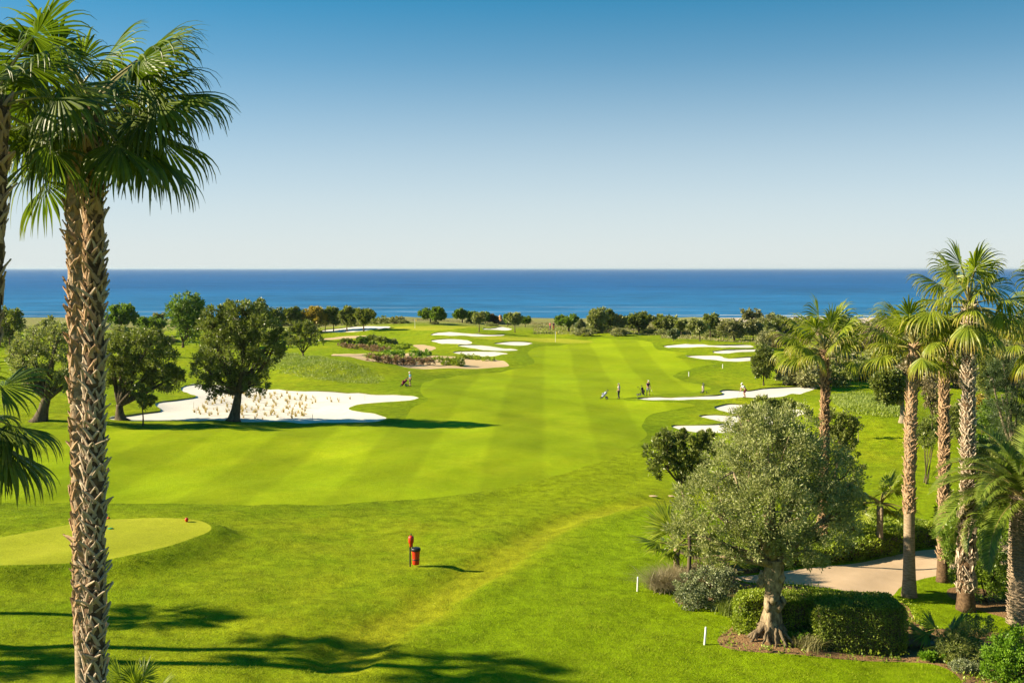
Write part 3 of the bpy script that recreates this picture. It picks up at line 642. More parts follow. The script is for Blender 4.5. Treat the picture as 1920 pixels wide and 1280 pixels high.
def frond_set(seed, Lp, R, mats, nseg, old, g=1.5):
    out = []
    for i, p in enumerate(PITCH):
        for v in range(2):
            rng = np.random.default_rng(seed + i * 10 + v); a = i / (len(PITCH) - 1)
            out.append(fan_frond(rng, p, Lp * rng.uniform(.9, 1.12), R * (.82 + .22 * min(1, a * 3)), nseg, g * (.45 + .9 * a), old * (.15 + 1.1 * a), .25 + .35 * a).mesh('frond', mats, False))
    return out
def boot_mesh(rng, ln=.27, w0=.105, w1=.03, split=True):
    """an old palm leaf base: it has split into two straps that clasp the trunk and meet in a frayed stub; +Z up the trunk, +X outward"""
    mb = MB(); K = 5; t = np.linspace(0, 1, K); fl = rng.uniform(.3, 1.25) if rng.uniform() < .8 else rng.uniform(1.3, 2.2); sk = rng.uniform(-.04, .04)
    for s in (-1, 1):
        out = .015 + .065 * t ** 1.4 * fl + rng.uniform(-.008, .012); z = ln * t * rng.uniform(.88, 1.1) + rng.uniform(-.02, .02); cy = s * w0 * (1 - t) ** .8 * rng.uniform(.85, 1.1) + s * .012 + sk * t
        hw = np.array([.044, .042, .036, .030, .012]) * rng.uniform(.8, 1.25); rows = []
        for i in range(K):
            for v, dp in ((-1, -.012), (0, .006), (1, -.012)): rows.append((out[i] + dp - abs(cy[i] + v * hw[i]) * .22, cy[i] + v * hw[i], z[i] + (rng.uniform(-.03, .03) if i == K - 1 else 0)))
        Fv = np.array(rows); n = len(Fv); V = np.concatenate([Fv, Fv - np.array([.02, 0, 0])]); Fq = []
        for i in range(K - 1):
            for j in range(2): q = i * 3 + j; Fq += [(q, q + 1, q + 4, q + 3)]
            q = i * 3; Fq += [(q, q + 3, n + q + 3, n + q), (q + 2, n + q + 2, n + q + 5, q + 5)]
        q = (K - 1) * 3; Fq += [(q, q + 1, n + q + 1, n + q), (q + 1, q + 2, n + q + 2, n + q + 1), (n, n + 1, 1, 0), (n + 1, n + 2, 2, 1)]
        mb.add(V, Fq, 0, np.clip(np.tile(np.repeat(t ** 2, 3), 2) + rng.uniform(-.2, .3), 0, 1))
    return mb
def rotz(a): c, s = math.cos(a), math.sin(a); return np.array([[c, -s, 0], [s, c, 0], [0, 0, 1]])
def roty(a): c, s = math.cos(a), math.sin(a); return np.array([[c, 0, s], [0, 1, 0], [-s, 0, c]])
def palm(label, base, top, r0, r1, fronds, nf, scale, seed, group, boots=None, boot_mat='boot', lo=0, hi=8, smooth_to=0.0, single=None, rows=.17, flare=1.35, extra=(), shag=None, stalks=0, boot_sc=1.0, pw=.85):
    rng = np.random.default_rng(seed); base = Vector(base); top = Vector(top); root = thing('fan_palm', label, 'palm tree', base, group)
    e = np.array(top - base); ctrl = np.array([e[0] * .5 + rng.normal(0, .12), e[1] * .5, e[2] * .5]); P = bez(np.array([0, 0, -.2]), ctrl, e, 26); t = np.linspace(0, 1, 26)
    R = (r0 + (r1 - r0) * t) * (1 + (flare - 1) * np.exp(-t * e[2] / .8)); mb = MB(); add_tube(mb, P, R, 16, 0, .5, rng, .02); mb.build('trunk', M['palmdark' if boots and smooth_to < 1.3 else 'palmbark'], root, True)
    if boots:
        Lz = e[2]; arr = []; i = 0; z = smooth_to; nrow = max(5, int(2 * math.pi * r0 / (.2 * boot_sc)))
        while z < Lz - .1:
            for k in range(nrow):
                if rng.uniform() < .04: continue
                a = (k + .5 * (i % 2)) / nrow * 6.283 + rng.normal(0, .07); zz = z + rng.normal(0, .025); tt = zz / Lz; j = min(24, max(0, int(tt * 25))); f = tt * 25 - j
                c = P[j] * (1 - f) + P[j + 1] * f; r = float(np.interp(tt, t, R)) - .01
                hang = shag and shag[0] < zz < shag[1] and rng.uniform() < .4
                arr.append((c + np.array([math.cos(a), math.sin(a), 0]) * r, a, math.pi * .8 if hang else rng.normal(.08, .14), rng.normal(0, .22), boot_sc * rng.uniform(.7, 1.25) * (1.6 if hang else 1)))
            i += 1; z += rows
        ind = []
        if single:   # leaf bases that can be told apart are objects; the far side is one mesh
            ind = [q for q in arr if math.cos(q[1] + math.pi / 2) > -.15 and single[0] < base.z + q[0][2] < single[1]]
            key = {id(q) for q in sorted(ind, key=lambda q: -math.cos(q[1] + math.pi / 2))[:295]}; ind = [q for q in arr if id(q) in key]
            arr = [q for q in arr if id(q) not in key]
        for c, a, ty, tx, s in ind:
            me = (BOOTR if rng.uniform() < .85 * float(ss(10.5, 14.5, base.z + c[2])) else boots)[rng.integers(len(boots))][1]; m_ = Matrix(rotz(a).tolist()) @ Matrix(roty(ty).tolist()) @ Matrix.Rotation(tx, 3, 'X')
            link('leaf_base', me, root, Vector(c), m_.to_euler(), s)
        if arr:
            mb = MB()
            for c, a, ty, tx, s in arr:
                Vv, Fq, to = boots[rng.integers(len(boots))][0]; rx = np.array(Matrix.Rotation(tx, 3, 'X'))
                mb.add((Vv * s) @ (rotz(a) @ roty(ty) @ rx).T + c, Fq, 0, np.clip(to + rng.uniform(-.2, .9), 0, 1.5))
            o = mb.build('leaf_bases', M[boot_mat], root); o['kind'] = 'stuff'
    n = len(PITCH); ga = 2.39996
    for k in range(nf):
        u = (k + .5) / nf; idx = lo + (hi - lo) * u ** .85; i = min(n - 1, int(idx + rng.uniform(0, 1))); a = k * ga + rng.normal(0, .25)
        link('frond', fronds[i * 2 + rng.integers(2)], root, Vector(e) + Vector((0, 0, (.12 - .45 * u) * scale)), (rng.normal(0, .06), rng.normal(0, .06), a), scale * rng.uniform(.88, 1.1))
    for i, a, sc_, dz in extra: link('frond', fronds[i], root, Vector(e) + Vector((0, 0, dz)), (0, 0, a), sc_)
    for k in range(stalks):
        a = rng.uniform(3.4, 6); mb = MB(); q = bez(np.array([0, 0, 0]), np.array([math.cos(a) * .5, math.sin(a) * .5, .5]), np.array([math.cos(a) * .9, math.sin(a) * .9, -1.1 + rng.normal(0, .3)]), 8)
        add_tube(mb, q, np.linspace(.022, .006, 8), 5); link('flower_stalk', mb.mesh('flower_stalk', M['reed']), root, Vector(e))
    return root
# ------------------------------------------------------------------ foreground palms on the left
def boots_of(seed, mat, k=5, **kw):
    out = []
    for i in range(k):
        mb = boot_mesh(np.random.default_rng(seed + i), **kw); me = mb.mesh('leaf_base', M[mat])
        out.append(((np.concatenate(mb.V), np.concatenate(mb.q), np.concatenate(mb.at['tone'])), me))
    return out
BOOT = boots_of(10, 'boot'); BOOTR = boots_of(40, 'bootred')
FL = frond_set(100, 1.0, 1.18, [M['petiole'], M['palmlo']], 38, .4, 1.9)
FR_ = frond_set(300, 1.1, 1.2, [M['petiole'], M['palm']], 34, 1.2, 2.6)
def palm_at(label, px, pyc, d, pxb, r0, r1, **kw):
    """crown at pixel (px, pyc), trunk foot under pixel column pxb, d metres away"""
    t = pix(px, pyc, d); x = (pxb - 960) / F * d
    return palm(label, (x, d, hz(x, d)), t, r0, r1, **kw)
GL = 'tall fan palms in the left foreground'
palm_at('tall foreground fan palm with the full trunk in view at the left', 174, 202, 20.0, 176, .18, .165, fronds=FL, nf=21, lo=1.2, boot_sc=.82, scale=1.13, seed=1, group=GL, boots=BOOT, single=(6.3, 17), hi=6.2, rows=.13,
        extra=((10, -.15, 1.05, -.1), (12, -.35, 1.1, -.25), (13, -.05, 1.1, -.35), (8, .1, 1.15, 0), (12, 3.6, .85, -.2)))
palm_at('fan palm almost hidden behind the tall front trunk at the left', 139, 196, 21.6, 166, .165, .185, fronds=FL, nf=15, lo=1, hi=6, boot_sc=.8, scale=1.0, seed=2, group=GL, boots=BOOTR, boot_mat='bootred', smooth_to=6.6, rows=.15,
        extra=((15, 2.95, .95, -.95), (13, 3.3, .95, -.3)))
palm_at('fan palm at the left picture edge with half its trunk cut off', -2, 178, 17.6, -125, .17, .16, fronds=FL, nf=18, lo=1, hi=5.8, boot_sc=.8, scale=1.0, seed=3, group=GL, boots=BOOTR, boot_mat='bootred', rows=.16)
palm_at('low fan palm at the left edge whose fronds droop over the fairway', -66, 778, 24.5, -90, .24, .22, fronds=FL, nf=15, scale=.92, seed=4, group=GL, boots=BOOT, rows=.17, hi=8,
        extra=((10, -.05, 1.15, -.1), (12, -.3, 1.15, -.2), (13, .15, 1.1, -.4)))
# palms standing left of the frame: their shadows cross the near grass
for i, (x, y, h) in enumerate(((-38.0, 40.6, 12.6), (-33.0, 37.4, 13.2), (-29.0, 36.2, 14.0), (-26.0, 34.2, 13.0), (-40, 35.4, 12.0))):
    palm('fan palm beyond the left edge of the lawn whose shadow falls on the near grass', (x, y, hz(x, y)), (x + .3, y, h), .28, .2, FR_, 17, .9, 60 + i, 'fan palms beyond the left edge', hi=5)

# ------------------------------------------------------------------ palms on the right
GR = 'fan palms beside the gravel path'
def palm_gr(label, px, pyc, pxb, pyb, r0, r1, **kw):
    b = at(pxb, pyb); return palm(label, b, pix(px, pyc, b.y), r0, r1, **kw)
palm_gr('tallest fan palm of the right hand group with a shaggy lower trunk', 1817, 566, 1811, 1143, .31, .24, fronds=FR_, nf=24, scale=1.28, hi=6.2, seed=21, group=GR, boots=BOOT, rows=.2, smooth_to=1.0, shag=(1.2, 4.6), flare=1.5, stalks=2, boot_sc=.9)
palm_gr('fan palm left of the tallest one with a smooth pale lower trunk', 1714, 645, 1705, 1117, .26, .22, fronds=FR_, nf=19, scale=1.15, hi=6, seed=22, group=GR, boots=BOOTR, boot_mat='bootred', rows=.19, smooth_to=3.9, flare=1.55, boot_sc=.85)
palm_gr('fan palm standing between the two nearer right hand palm trunks', 1770, 640, 1768, 1090, .26, .21, fronds=FR_, nf=15, scale=1.0, hi=6, seed=23, group=GR, boots=BOOTR, boot_mat='bootred', rows=.19, smooth_to=1.2, flare=1.4, boot_sc=.9)
b1 = Vector(((1540 - 960) / F * 57, 57, 0)); b1.z = hz(b1.x, b1.y)
palm('slender fan palm rising behind the big olive tree', b1, pix(1546, 655, 57), .25, .21, FR_, 19, 1.28, 24, GR, BOOTR, 'bootred', smooth_to=.5, rows=.22, boot_sc=.85, hi=4.8, extra=((11, 3.2, 1.15, -.25),))
b1 = Vector(((1965 - 960) / F * 50, 50, 0)); b1.z = hz(b1.x, b1.y)
palm('fan palm beyond the right edge with a few hanging fronds in view', b1, pix(1975, 560, 50), .3, .25, FR_, 22, 1.0, 25, GR, BOOT, rows=.22)
b1 = Vector(((1940 - 960) / F * 56, 56, 0)); b1.z = hz(b1.x, b1.y)
palm('lower fan palm at the right edge with pale drooping fronds', b1, pix(1948, 640, 56), .3, .25, FR_, 18, 1.0, 26, GR, BOOT, rows=.22)

# low fan palms in the beds
FS = frond_set(500, .62, .55, [M['petiole'], M['palm']], 26, .1, .25)
FS2 = [fan_frond(np.random.default_rng(700 + i), p, .8, .62, 26, .12, .15, .1, 1.75).mesh('frond', [M['petiole'], M['palm']]) for i, p in enumerate((1.3, 1.0, .75, .5, .3))]
FS3 = [fan_frond(np.random.default_rng(800 + i), p, .45, .78, 24, .15, .12, .1, 1.6).mesh('frond', [M['petiole'], M['palm']]) for i, p in enumerate((1.25, .95, .7, .45, .25, .1))]
def low_palm(label, base, n, sc, seed, stem=.25, fr=FS2, rs=.09):
    rng = np.random.default_rng(seed); root = thing('dwarf_fan_palm', label, 'palm tree', base, 'low fan palms in the beds')
    mb = MB(); add_tube(mb, [(0, 0, -.1), (.02, 0, stem * .5), (.03, 0, stem)], [rs * 1.2, rs, rs * 1.1], 10, 0, .5, rng, .1); mb.build('trunk', M['palmbark'], root, True)
    for k in range(n): link('frond', fr[rng.integers(len(fr))], root, (.03, 0, stem), (0, 0, k * 2.4 + rng.normal(0, .2)), sc * rng.uniform(.85, 1.15))
b = at(1268, 1076); low_palm('low fan palm with a stubby red trunk left of the big olive tree', b, 17, 1.7, 1, 1.35, FS3, .14)
b = at(1768, 1215); low_palm('small fan palm with upright pleated fans between box hedge and bright bush', b, 11, 1.25, 2, .3, FS3)
b = at(1650, 1000); low_palm('bushy fan palm behind the long hedge beside the path', Vector((b.x * 57 / b.y, 57, hz(b.x * 57 / b.y, 57))), 18, 1.75, 3, 2.8, FS[2:14], .15)
b = Vector(((255 - 960) / F * 33, 33, 0)); b.z = hz(b.x, b.y)
low_palm('spiky low palm just showing above the bottom edge beside the left trunk', b, 12, 1.1, 4, .25)
b = at(1372, 1090); low_palm('shaded low fan palm just left of the olive trunk', b, 9, 1.15, 5, .5)

# date palm at the right edge
def date_palm():
    b = at(1912, 1172); t = pix(1920, 930, b.y); root = thing('date_palm', 'stout date palm with arching feather fronds at the right edge', 'palm tree', b); rng = np.random.default_rng(77)
    e = np.array(t - b); P = bez(np.array([0, 0, -.2]), e * .5, e, 14); mb = MB(); add_tube(mb, P, np.linspace(.46, .42, 14), 18, 0, .5, rng, .03); mb.build('trunk', M['palmbark'], root, True)
    mb = MB(); z = .0; i = 0; (Vv, Fq, to) = BOOT[1][0]
    while z < e[2]:
        for k in range(11):
            a = (k + .5 * (i % 2)) / 11 * 6.283; f = z / e[2]
            Vb, Fb, tb = BOOT[rng.integers(5)][0]; mb.add((Vb * np.array([1.0, 1.0, .62])) @ (rotz(a) @ roty(.35)).T + np.array([e[0] * f, e[1] * f, z]) + np.array([math.cos(a), math.sin(a), 0]) * .41, Fb, 0, tb * .6)
        z += .125; i += 1
    mb.build('leaf_bases', M['boot'], root)['kind'] = 'stuff'
    ps = [1.35, 1.1, .85, .6, .35, .1]; fr = [pinnate_frond(np.random.default_rng(900 + i), p, 4.3, 84, 1.25 + .25 * (i % 3)).mesh('frond', [M['petiole'], M['date']]) for i, p in enumerate(ps)]
    for k in range(40): link('frond', fr[min(5, int(k / 40 * 6 + rng.uniform(0, .9)))], root, Vector(e) + Vector((0, 0, .1 - .3 * k / 40)), (0, 0, k * 2.4 + rng.normal(0, .15)), rng.uniform(.9, 1.15))
date_palm()

# ------------------------------------------------------------------ near trees and beds on the right
def olive():
    px, py = 1447, 1196; b = at(px, py); s = b.y / F; rng = np.random.default_rng(11)
    lob = [(1440, 850, 92, 70, 0), (1370, 880, 62, 55, -.5), (1510, 870, 75, 60, .3), (1325, 945, 66, 60, -.3), (1578, 900, 52, 58, .2), (1430, 930, 80, 65, -1.3), (1540, 965, 66, 60, -.4), (1300, 1000, 50, 44, .1), (1390, 1005, 55, 38, -1.0),
           (1500, 1020, 62, 34, -.8), (1590, 955, 34, 42, .8), (1420, 800, 60, 42, .6), (1500, 810, 58, 45, .9), (1450, 900, 100, 70, 1.4), (1345, 1035, 42, 24, -.6)]
    L2 = [((l[0] - px) * s, l[4], (py - l[1]) * s, l[2] * s, (l[2] + l[3]) / 2 * s, l[3] * s) for l in lob]
    root = thing('olive_tree', 'big grey green olive tree with a gnarled trunk in the near bed', 'tree', b); mb = MB()
    fork = np.array([(1452 - px) * s, 0, (py - 1048) * s]); ctrl = np.array([-.05, 0, fork[2] * .5])
    P = bez(np.array([.02, 0, -.1]), ctrl, fork, 14); t = np.linspace(0, 1, 14); a = np.arange(18) / 18 * 6.283; V = []
    for i in range(14):
        r = (.36 - .05 * t[i] + .05 * math.sin(t[i] * 9)) * (1 + .25 * math.exp(-t[i] * 9)); pr = 1 + .13 * np.sin(a * 3 + t[i] * 4) + .09 * np.sin(a * 5 - t[i] * 6 + 1) + .06 * np.sin(a * 8 + t[i] * 15) + rng.normal(0, .03, 18)
        V.append(P[i] + np.stack([np.cos(a) * r * pr, np.sin(a) * r * pr, np.zeros(18)], 1))
    k = np.arange(18); mb.add(np.concatenate(V), np.concatenate([np.stack([i * 18 + k, i * 18 + (k + 1) % 18, (i + 1) * 18 + (k + 1) % 18, (i + 1) * 18 + k], 1) for i in range(13)]))
    for k in range(7): # burls
        aa = rng.uniform(3.2, 6.2); zz = rng.uniform(.5, 2.6); c = np.array([math.cos(aa) * .42, math.sin(aa) * .29, zz]); add_tube(mb, [c - np.array([0, 0, .22]), c, c + np.array([0, 0, .22])], [.05, .17, .05], 8, 0, .5, rng, .15)
    for l in L2:
        e = np.array(l[:3]); m = fork + (e - fork) * .5 + rng.normal(0, .18, 3); Q = bez(fork + np.array([0, 0, -.2]), m, e, 8); add_tube(mb, Q, np.linspace(.17, .035, 8), 8, 0, .5, rng, .1)
        for _ in range(4):
            tip = e + np.array(l[3:6]) * unit(rng.standard_normal(3)) * .8; q0 = Q[rng.integers(3, 8)]; add_tube(mb, bez(q0, (q0 + tip) / 2 + rng.normal(0, .1, 3), tip, 5), np.linspace(.045, .012, 5), 5)
    mb.build('trunk', M['barkolive'], root, True)
    mb = MB()
    for k in range(22):    # surface roots
        aa = k / 22 * 6.283 + rng.normal(0, .15); r = rng.uniform(.55, .95); q = bez(np.array([math.cos(aa) * .28, math.sin(aa) * .28, .6]), np.array([math.cos(aa) * .6, math.sin(aa) * .6, .35]) + rng.normal(0, .08, 3), np.array([math.cos(aa + rng.normal(0, .3)) * r, math.sin(aa) * r, -.08]), 8)
        q += rng.normal(0, .025, (8, 3)); add_tube(mb, q, np.linspace(.10, .045, 8) * rng.uniform(.7, 1.2), 7, 0, .5, rng, .15)
    mb.build('roots', M['barkroot'], root, True)
    mb = MB(); crown_leaves(mb, rng, L2, 72000, .135, .04, .22, .5, .5, 75); mb.build('crown', M['olive'], root)
olive()
tree('loquat_tree', 'dark leaved small tree in front of the fairway left of the big olive', 'tree', 1285, 940, [(1235, 850, 25, 32, 0), (1262, 838, 26, 30, .3), (1290, 850, 30, 40, .2), (1318, 845, 26, 32, .2), (1250, 880, 30, 24, 0), (1300, 885, 35, 30, .5), (1243, 826, 16, 14), (1285, 812, 8, 12), (1325, 820, 12, 14)], 'carob', 9000, .17, .075, .09, fork=(1275, 905), clump=.2, shell=.55, up=.6, d=48)
tree('citrus_tree', 'yellow green leafy tree behind the top left of the big olive', 'tree', 1440, 960, [(1410, 775, 20, 18, 0), (1428, 760, 22, 16, 0), (1460, 765, 22, 17, 0), (1440, 790, 42, 22, 0), (1480, 770, 20, 20, .3), (1400, 800, 20, 20)], 'mixed', 7000, .17, .07, .12, clump=.2, shell=.5, up=.5, d=54)
tree('citrus_tree', 'yellow green leafy tree behind the slender palm trunk', 'tree', 1572, 930, [(1560, 790, 26, 22, 0), (1585, 800, 20, 25, 0), (1572, 825, 32, 26, 0), (1590, 840, 20, 25)], 'mixed', 6000, .17, .07, .12, clump=.2, shell=.5, up=.5, d=60)
tree('dark_shrub_tree', 'dark leafy tree filling the space right behind the olive crown', 'tree', 1600, 1010, [(1600, 890, 26, 34, 0), (1590, 930, 34, 34, 0), (1570, 965, 36, 30, .3)], 'mixed', 5000, .13, .06, .12, clump=.2, d=58)
# hedges
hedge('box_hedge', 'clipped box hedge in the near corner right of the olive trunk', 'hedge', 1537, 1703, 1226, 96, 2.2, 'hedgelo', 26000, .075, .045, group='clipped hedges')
hedge('clipped_hedge', 'clipped green hedge running behind the olive trunk along the path', 'hedge', 1388, 1596, 1199, 88, 1.2, 'hedge', 24000, .08, .05, rz=-.05, group='clipped hedges', rough=.07)
b = at(1600, 1062)
hedge('path_hedge', 'long dark hedge along the far side of the gravel path', 'hedge', 1385, 1790, 1081, 50, 6.0, 'hedge', 60000, .12, .07, py1=1023, group='clipped hedges', rough=.12)
shrub('viburnum_bush', 'pale leaved bush below the low palm at the left end of the bed', 'bush', 1318, 1138, [(1295, 1105, 30, 34, 0), (1330, 1100, 36, 38, 0), (1365, 1098, 22, 34, .3), (1300, 1125, 28, 18, -.2), (1345, 1125, 28, 18, -.1)], 'silver', 9000, .11, .05)
shrub('clipped_bush', 'brown topped clipped bush beside the low palm', 'bush', 1340, 1112, [(1320, 1078, 40, 16, .5), (1358, 1080, 30, 16, .4), (1340, 1092, 45, 18, .5)], 'dryleaf', 6000, .07, .035)
shrub('oleander_bush', 'tall oleander with long bright leaves right of the tallest palm', 'bush', 1850, 1128, [(1830, 1040, 34, 50, .4), (1868, 1030, 38, 56, .6), (1845, 1085, 40, 44, .1), (1885, 1085, 30, 44, .3), (1812, 1085, 26, 40, .4), (1850, 985, 34, 40, 1.2), (1880, 960, 26, 40, 1.6)], 'oleander', 15000, .19, .042, up=.7, shell=.4)
shrub('oleander_bush', 'oleander behind the tallest palm trunk at the end of the path', 'bush', 1800, 1070, [(1795, 1030, 28, 36, 0), (1785, 1005, 26, 30, .5), (1815, 1000, 26, 36, .6)], 'oleander', 7000, .19, .042, up=.7, d=50)
shrub('lime_green_bush', 'bright lime green bush in the bottom right corner', 'bush', 1890, 1270, [(1880, 1225, 36, 32, 0), (1915, 1215, 34, 36, .2), (1860, 1245, 30, 30, -.3), (1900, 1260, 46, 34, -.5), (1950, 1240, 40, 40, 0)], 'lime', 15000, .085, .05, up=.5)
shrub('mixed_bush', 'mottled grey green bush left of the bright lime green one', 'bush', 1800, 1240, [(1790, 1205, 34, 26, 0), (1825, 1195, 34, 26, .3), (1815, 1225, 38, 22, -.3), (1850, 1185, 36, 18, .8), (1780, 1228, 24, 16, -.3)], 'mixed', 9000, .075, .032, up=.4)
shrub('silver_bush', 'low silvery bush at the grass edge near the bottom right corner', 'bush', 1808, 1256, [(1800, 1244, 24, 11, -.2), (1825, 1250, 20, 11, -.3)], 'silver', 3000, .08, .03)
shrub('seedling_clump', 'small clump of broad bright leaves at the bed edge near the hedge', 'plant', 1745, 1238, [(1738, 1230, 16, 8, 0), (1755, 1234, 14, 8, 0)], 'lime', 700, .16, .06, up=.8)
def reed(label, px, py, n, h, spread, mat, seed, lean=.9, name='ornamental_grass'):
    rng = np.random.default_rng(seed); b = at(px, py); root = thing(name, label, 'grass clump', b, None); mb = MB()
    P = np.column_stack([rng.normal(0, spread, n), rng.normal(0, spread, n), np.zeros(n)]); blades(mb, rng, P, h, .02, lean, 0, 4); mb.build('blades', M[mat], root)
reed('feathery tan grass clump beside the upper white stake', 1243, 1106, 1500, .95, .22, 'reed', 1, 1.5)
reed('second tan grass clump touching the clipped bush', 1268, 1098, 1200, 1.0, .22, 'reed', 2, 1.3)
reed('short reddish green grass clump in front of the clipped hedge', 1368, 1150, 900, .75, .2, 'weed', 3, 1.2)
reed('thin dry grass clump between olive roots and hedge', 1512, 1212, 500, .5, .25, 'weeddry', 4, 1.0)
def ground_cover():
    rng = np.random.default_rng(31); mb = MB(); soil = [p for k, p in REG if k == 'soil_bed'][0]
    x = rng.uniform(soil[:, 0].min(), 25, 9000); y = rng.uniform(soil[:, 1].min(), soil[:, 1].max(), 9000); d, ins, _ = poly_info(soil, x, y)
    pn = np.sin(x * 1.9 + 2 * np.sin(y * 1.3)) + np.sin(y * 2.3 + x) + rng.normal(0, .5, 9000); s = (ins & (pn > .0)) | ((d < .12))
    x, y = x[s], y[s]; z = H(x, y); n = len(x); C = np.column_stack([x, y, z + rng.uniform(0, .16, n)]); D = unit(rng.standard_normal((n, 3)) * .7 + np.array([0, 0, .7]))
    for k in range(3):
        V, Fq = leaf_quads(C + rng.normal(0, .06, C.shape), D, .12, .06, rng); mb.add(V, Fq, 0, np.repeat(rng.uniform(0, 1, n), 4))
    o = mb.build('ground_cover', M['hedge']); tag(o, 'low weeds and leafy ground cover in the planting bed', 'ground cover', kind='stuff')
ground_cover()
# loose log in the bed
b = at(1735, 1212); mb = MB(); add_tube(mb, [(-.75, 0, .12), (-.2, .05, .13), (.8, -.1, .12)], [.11, .12, .1], 10, 0, .5, np.random.default_rng(3), .06)
o = mb.build('log', M['barkpale'], None, True); o.location = b; tag(o, 'pale log lying in the bed under the small fan palm', 'log')

shrub('clipped_bush', 'leafy green bush filling the bed just left of the olive roots', 'bush', 1408, 1190, [(1405, 1172, 20, 20, .3), (1425, 1180, 14, 14, .5)], 'hedge', 2500, .09, .05)
shrub('weed_clump', 'low bright weeds right of the olive roots at the hedge foot', 'bush', 1500, 1206, [(1492, 1196, 14, 10, .1), (1515, 1198, 14, 10, .2)], 'lime', 1200, .09, .05)
for lab, px, py, d, lob, mat, n in (
    ('tall mixed bush right of the tallest palm trunk behind the oleander', 1850, 960, 58, [(1845, 900, 30, 40, 0), (1870, 870, 34, 44, .5), (1840, 850, 24, 34, .2), (1890, 910, 34, 44, 0)], 'mixed', 9000),
    ('bright green bush between tallest palm and pine', 1850, 860, 70, [(1845, 810, 30, 34, 0), (1870, 790, 26, 34, .5), (1855, 770, 24, 24, 0)], 'fig', 5000),
    ('dark green bush behind the smooth trunked palm', 1735, 850, 78, [(1735, 815, 24, 22, 0), (1752, 800, 18, 20, .4)], 'carob', 3500),
    ('leafy bush at the right edge below the pine', 1915, 960, 52, [(1915, 900, 34, 44, 0), (1900, 870, 26, 36, .6), (1935, 860, 34, 50, .4)], 'mixed', 7000),
    ('yellow green bush at the end of the long path hedge', 1790, 1000, 58, [(1785, 950, 26, 26, 0), (1805, 945, 24, 26, .5), (1770, 965, 20, 20, -.2)], 'hedge', 5000)):
    shrub('mixed_bush', lab, 'bush', px, py, lob, mat, n, .16, .075, None, 6, .2, .5, .4, d)
# blades standing up out of the rough in the foreground
def rough_blades():
    rng = np.random.default_rng(91); n = 210000; u = rng.uniform(0, 1, n); y = 1 / (1 / 36.5 + u * (1 / 74 - 1 / 36.5)); x = y * rng.uniform(-.56, .53, n)
    q = np.sin(x * 1.3 + 2.2 * np.sin(y * .9)) * np.sin(y * 1.1 + 1.7 * np.sin(x * .8)) + .6 * np.sin(x * 3.1 + y * 2.3); keep = rng.uniform(0, 1, n) < np.clip(.50 + .4 * q, .12, 1)
    for k_, P in REG:
        if k_ in ('fairway', 'tee_box', 'gravel_path', 'soil_bed'): keep &= ~poly_info_in(P, x, y)
    x, y = x[keep], y[keep]; mb = MB(); z = np.concatenate([H(a, b) for a, b in zip(np.array_split(x, 12), np.array_split(y, 12))])
    blades(mb, rng, np.column_stack([x, y, z - .01]), .085, .022, 1.2, 0, 1)
    o = mb.build('lawn_blades', M['lawnblade']); tag(o, 'tufts of mown rough grass in the foreground', 'grass', kind='stuff')
def poly_info_in(P, x, y): return np.concatenate([poly_info(P, a, b)[1] for a, b in zip(np.array_split(x, 16), np.array_split(y, 16))])
M['lawnblade'] = leaf_mat('lawn blades', (.17, .28, .004), (.42, .46, .03), .35, .7, .1)
rough_blades()
# ------------------------------------------------------------------ trees of the middle distance
tree('olive_tree', 'grey olive tree with a leaning trunk left of the front palm', 'tree', 75, 789, [(60, 680, 38, 36), (95, 640, 34, 34), (50, 640, 26, 30), (118, 690, 32, 34), (75, 715, 36, 28), (118, 620, 24, 22), (40, 700, 24, 26), (125, 715, 22, 24), (30, 660, 18, 22)], 'olive', 18000, .2, .085, .52, 'bark', (88, 745), clump=.2, shell=.45, flare=1.7)
tree('carob_tree', 'round dark tree with a split trunk right of the front palm', 'tree', 227, 786, [(225, 665, 34, 36), (268, 655, 42, 38), (305, 680, 34, 36), (215, 700, 26, 34), (255, 700, 40, 34), (300, 712, 34, 28), (325, 705, 20, 26), (240, 640, 32, 24), (290, 640, 30, 24), (205, 660, 16, 30)], 'carob', 24000, .21, .105, .46, 'bark', (224, 758), clump=.2, flare=1.9)
tree('carob_tree', 'largest dark tree standing on the near edge of the big bunker', 'tree', 437, 788, [(440, 610, 44, 38), (395, 625, 36, 34), (490, 615, 40, 34), (430, 660, 56, 42), (385, 690, 26, 36), (500, 650, 34, 32), (470, 690, 40, 40), (420, 710, 38, 34), (455, 580, 24, 20), (520, 640, 22, 24), (400, 595, 24, 22), (485, 585, 22, 20), (400, 730, 18, 18), (478, 720, 28, 20)], 'carob', 36000, .21, .105, .46, 'bark', (447, 735), clump=.19, flare=1.7)
tree('young_tree', 'small slim young tree beside the split trunk', 'tree', 268, 798, [(262, 735, 12, 14), (278, 742, 14, 14), (268, 755, 16, 12), (285, 750, 10, 10)], 'carob', 2600, .2, .09, .07, fork=(267, 768), clump=.25)
tree('carob_tree', 'umbrella shaped dark tree with splayed thin stems on the rough mound', 'tree', 569, 670, [(548, 630, 18, 18), (575, 620, 22, 17), (593, 634, 16, 17), (565, 642, 22, 13), (555, 612, 14, 10), (590, 615, 12, 10)], 'carob', 7000, .3, .16, .18, fork=(568, 662), clump=.22)
def row(name, group, items, mat, n=1800, **kw):
    for it in items: far_tree(name, it[0], 'tree', *it[1:], mat, group, n, **kw)
GT = 'trees along the shore side of the course'
far_tree('tall_tree', 'tall light green tree rising behind the largest dark tree', 'tree', 343, 652, 314, 390, 545, 640, 'fig', GT, 6500, k=8)
far_tree('shore_tree', 'dark green tree at the left edge behind the grey olive', 'tree', 18, 660, -12, 46, 571, 640, 'mixed', GT, 4000)
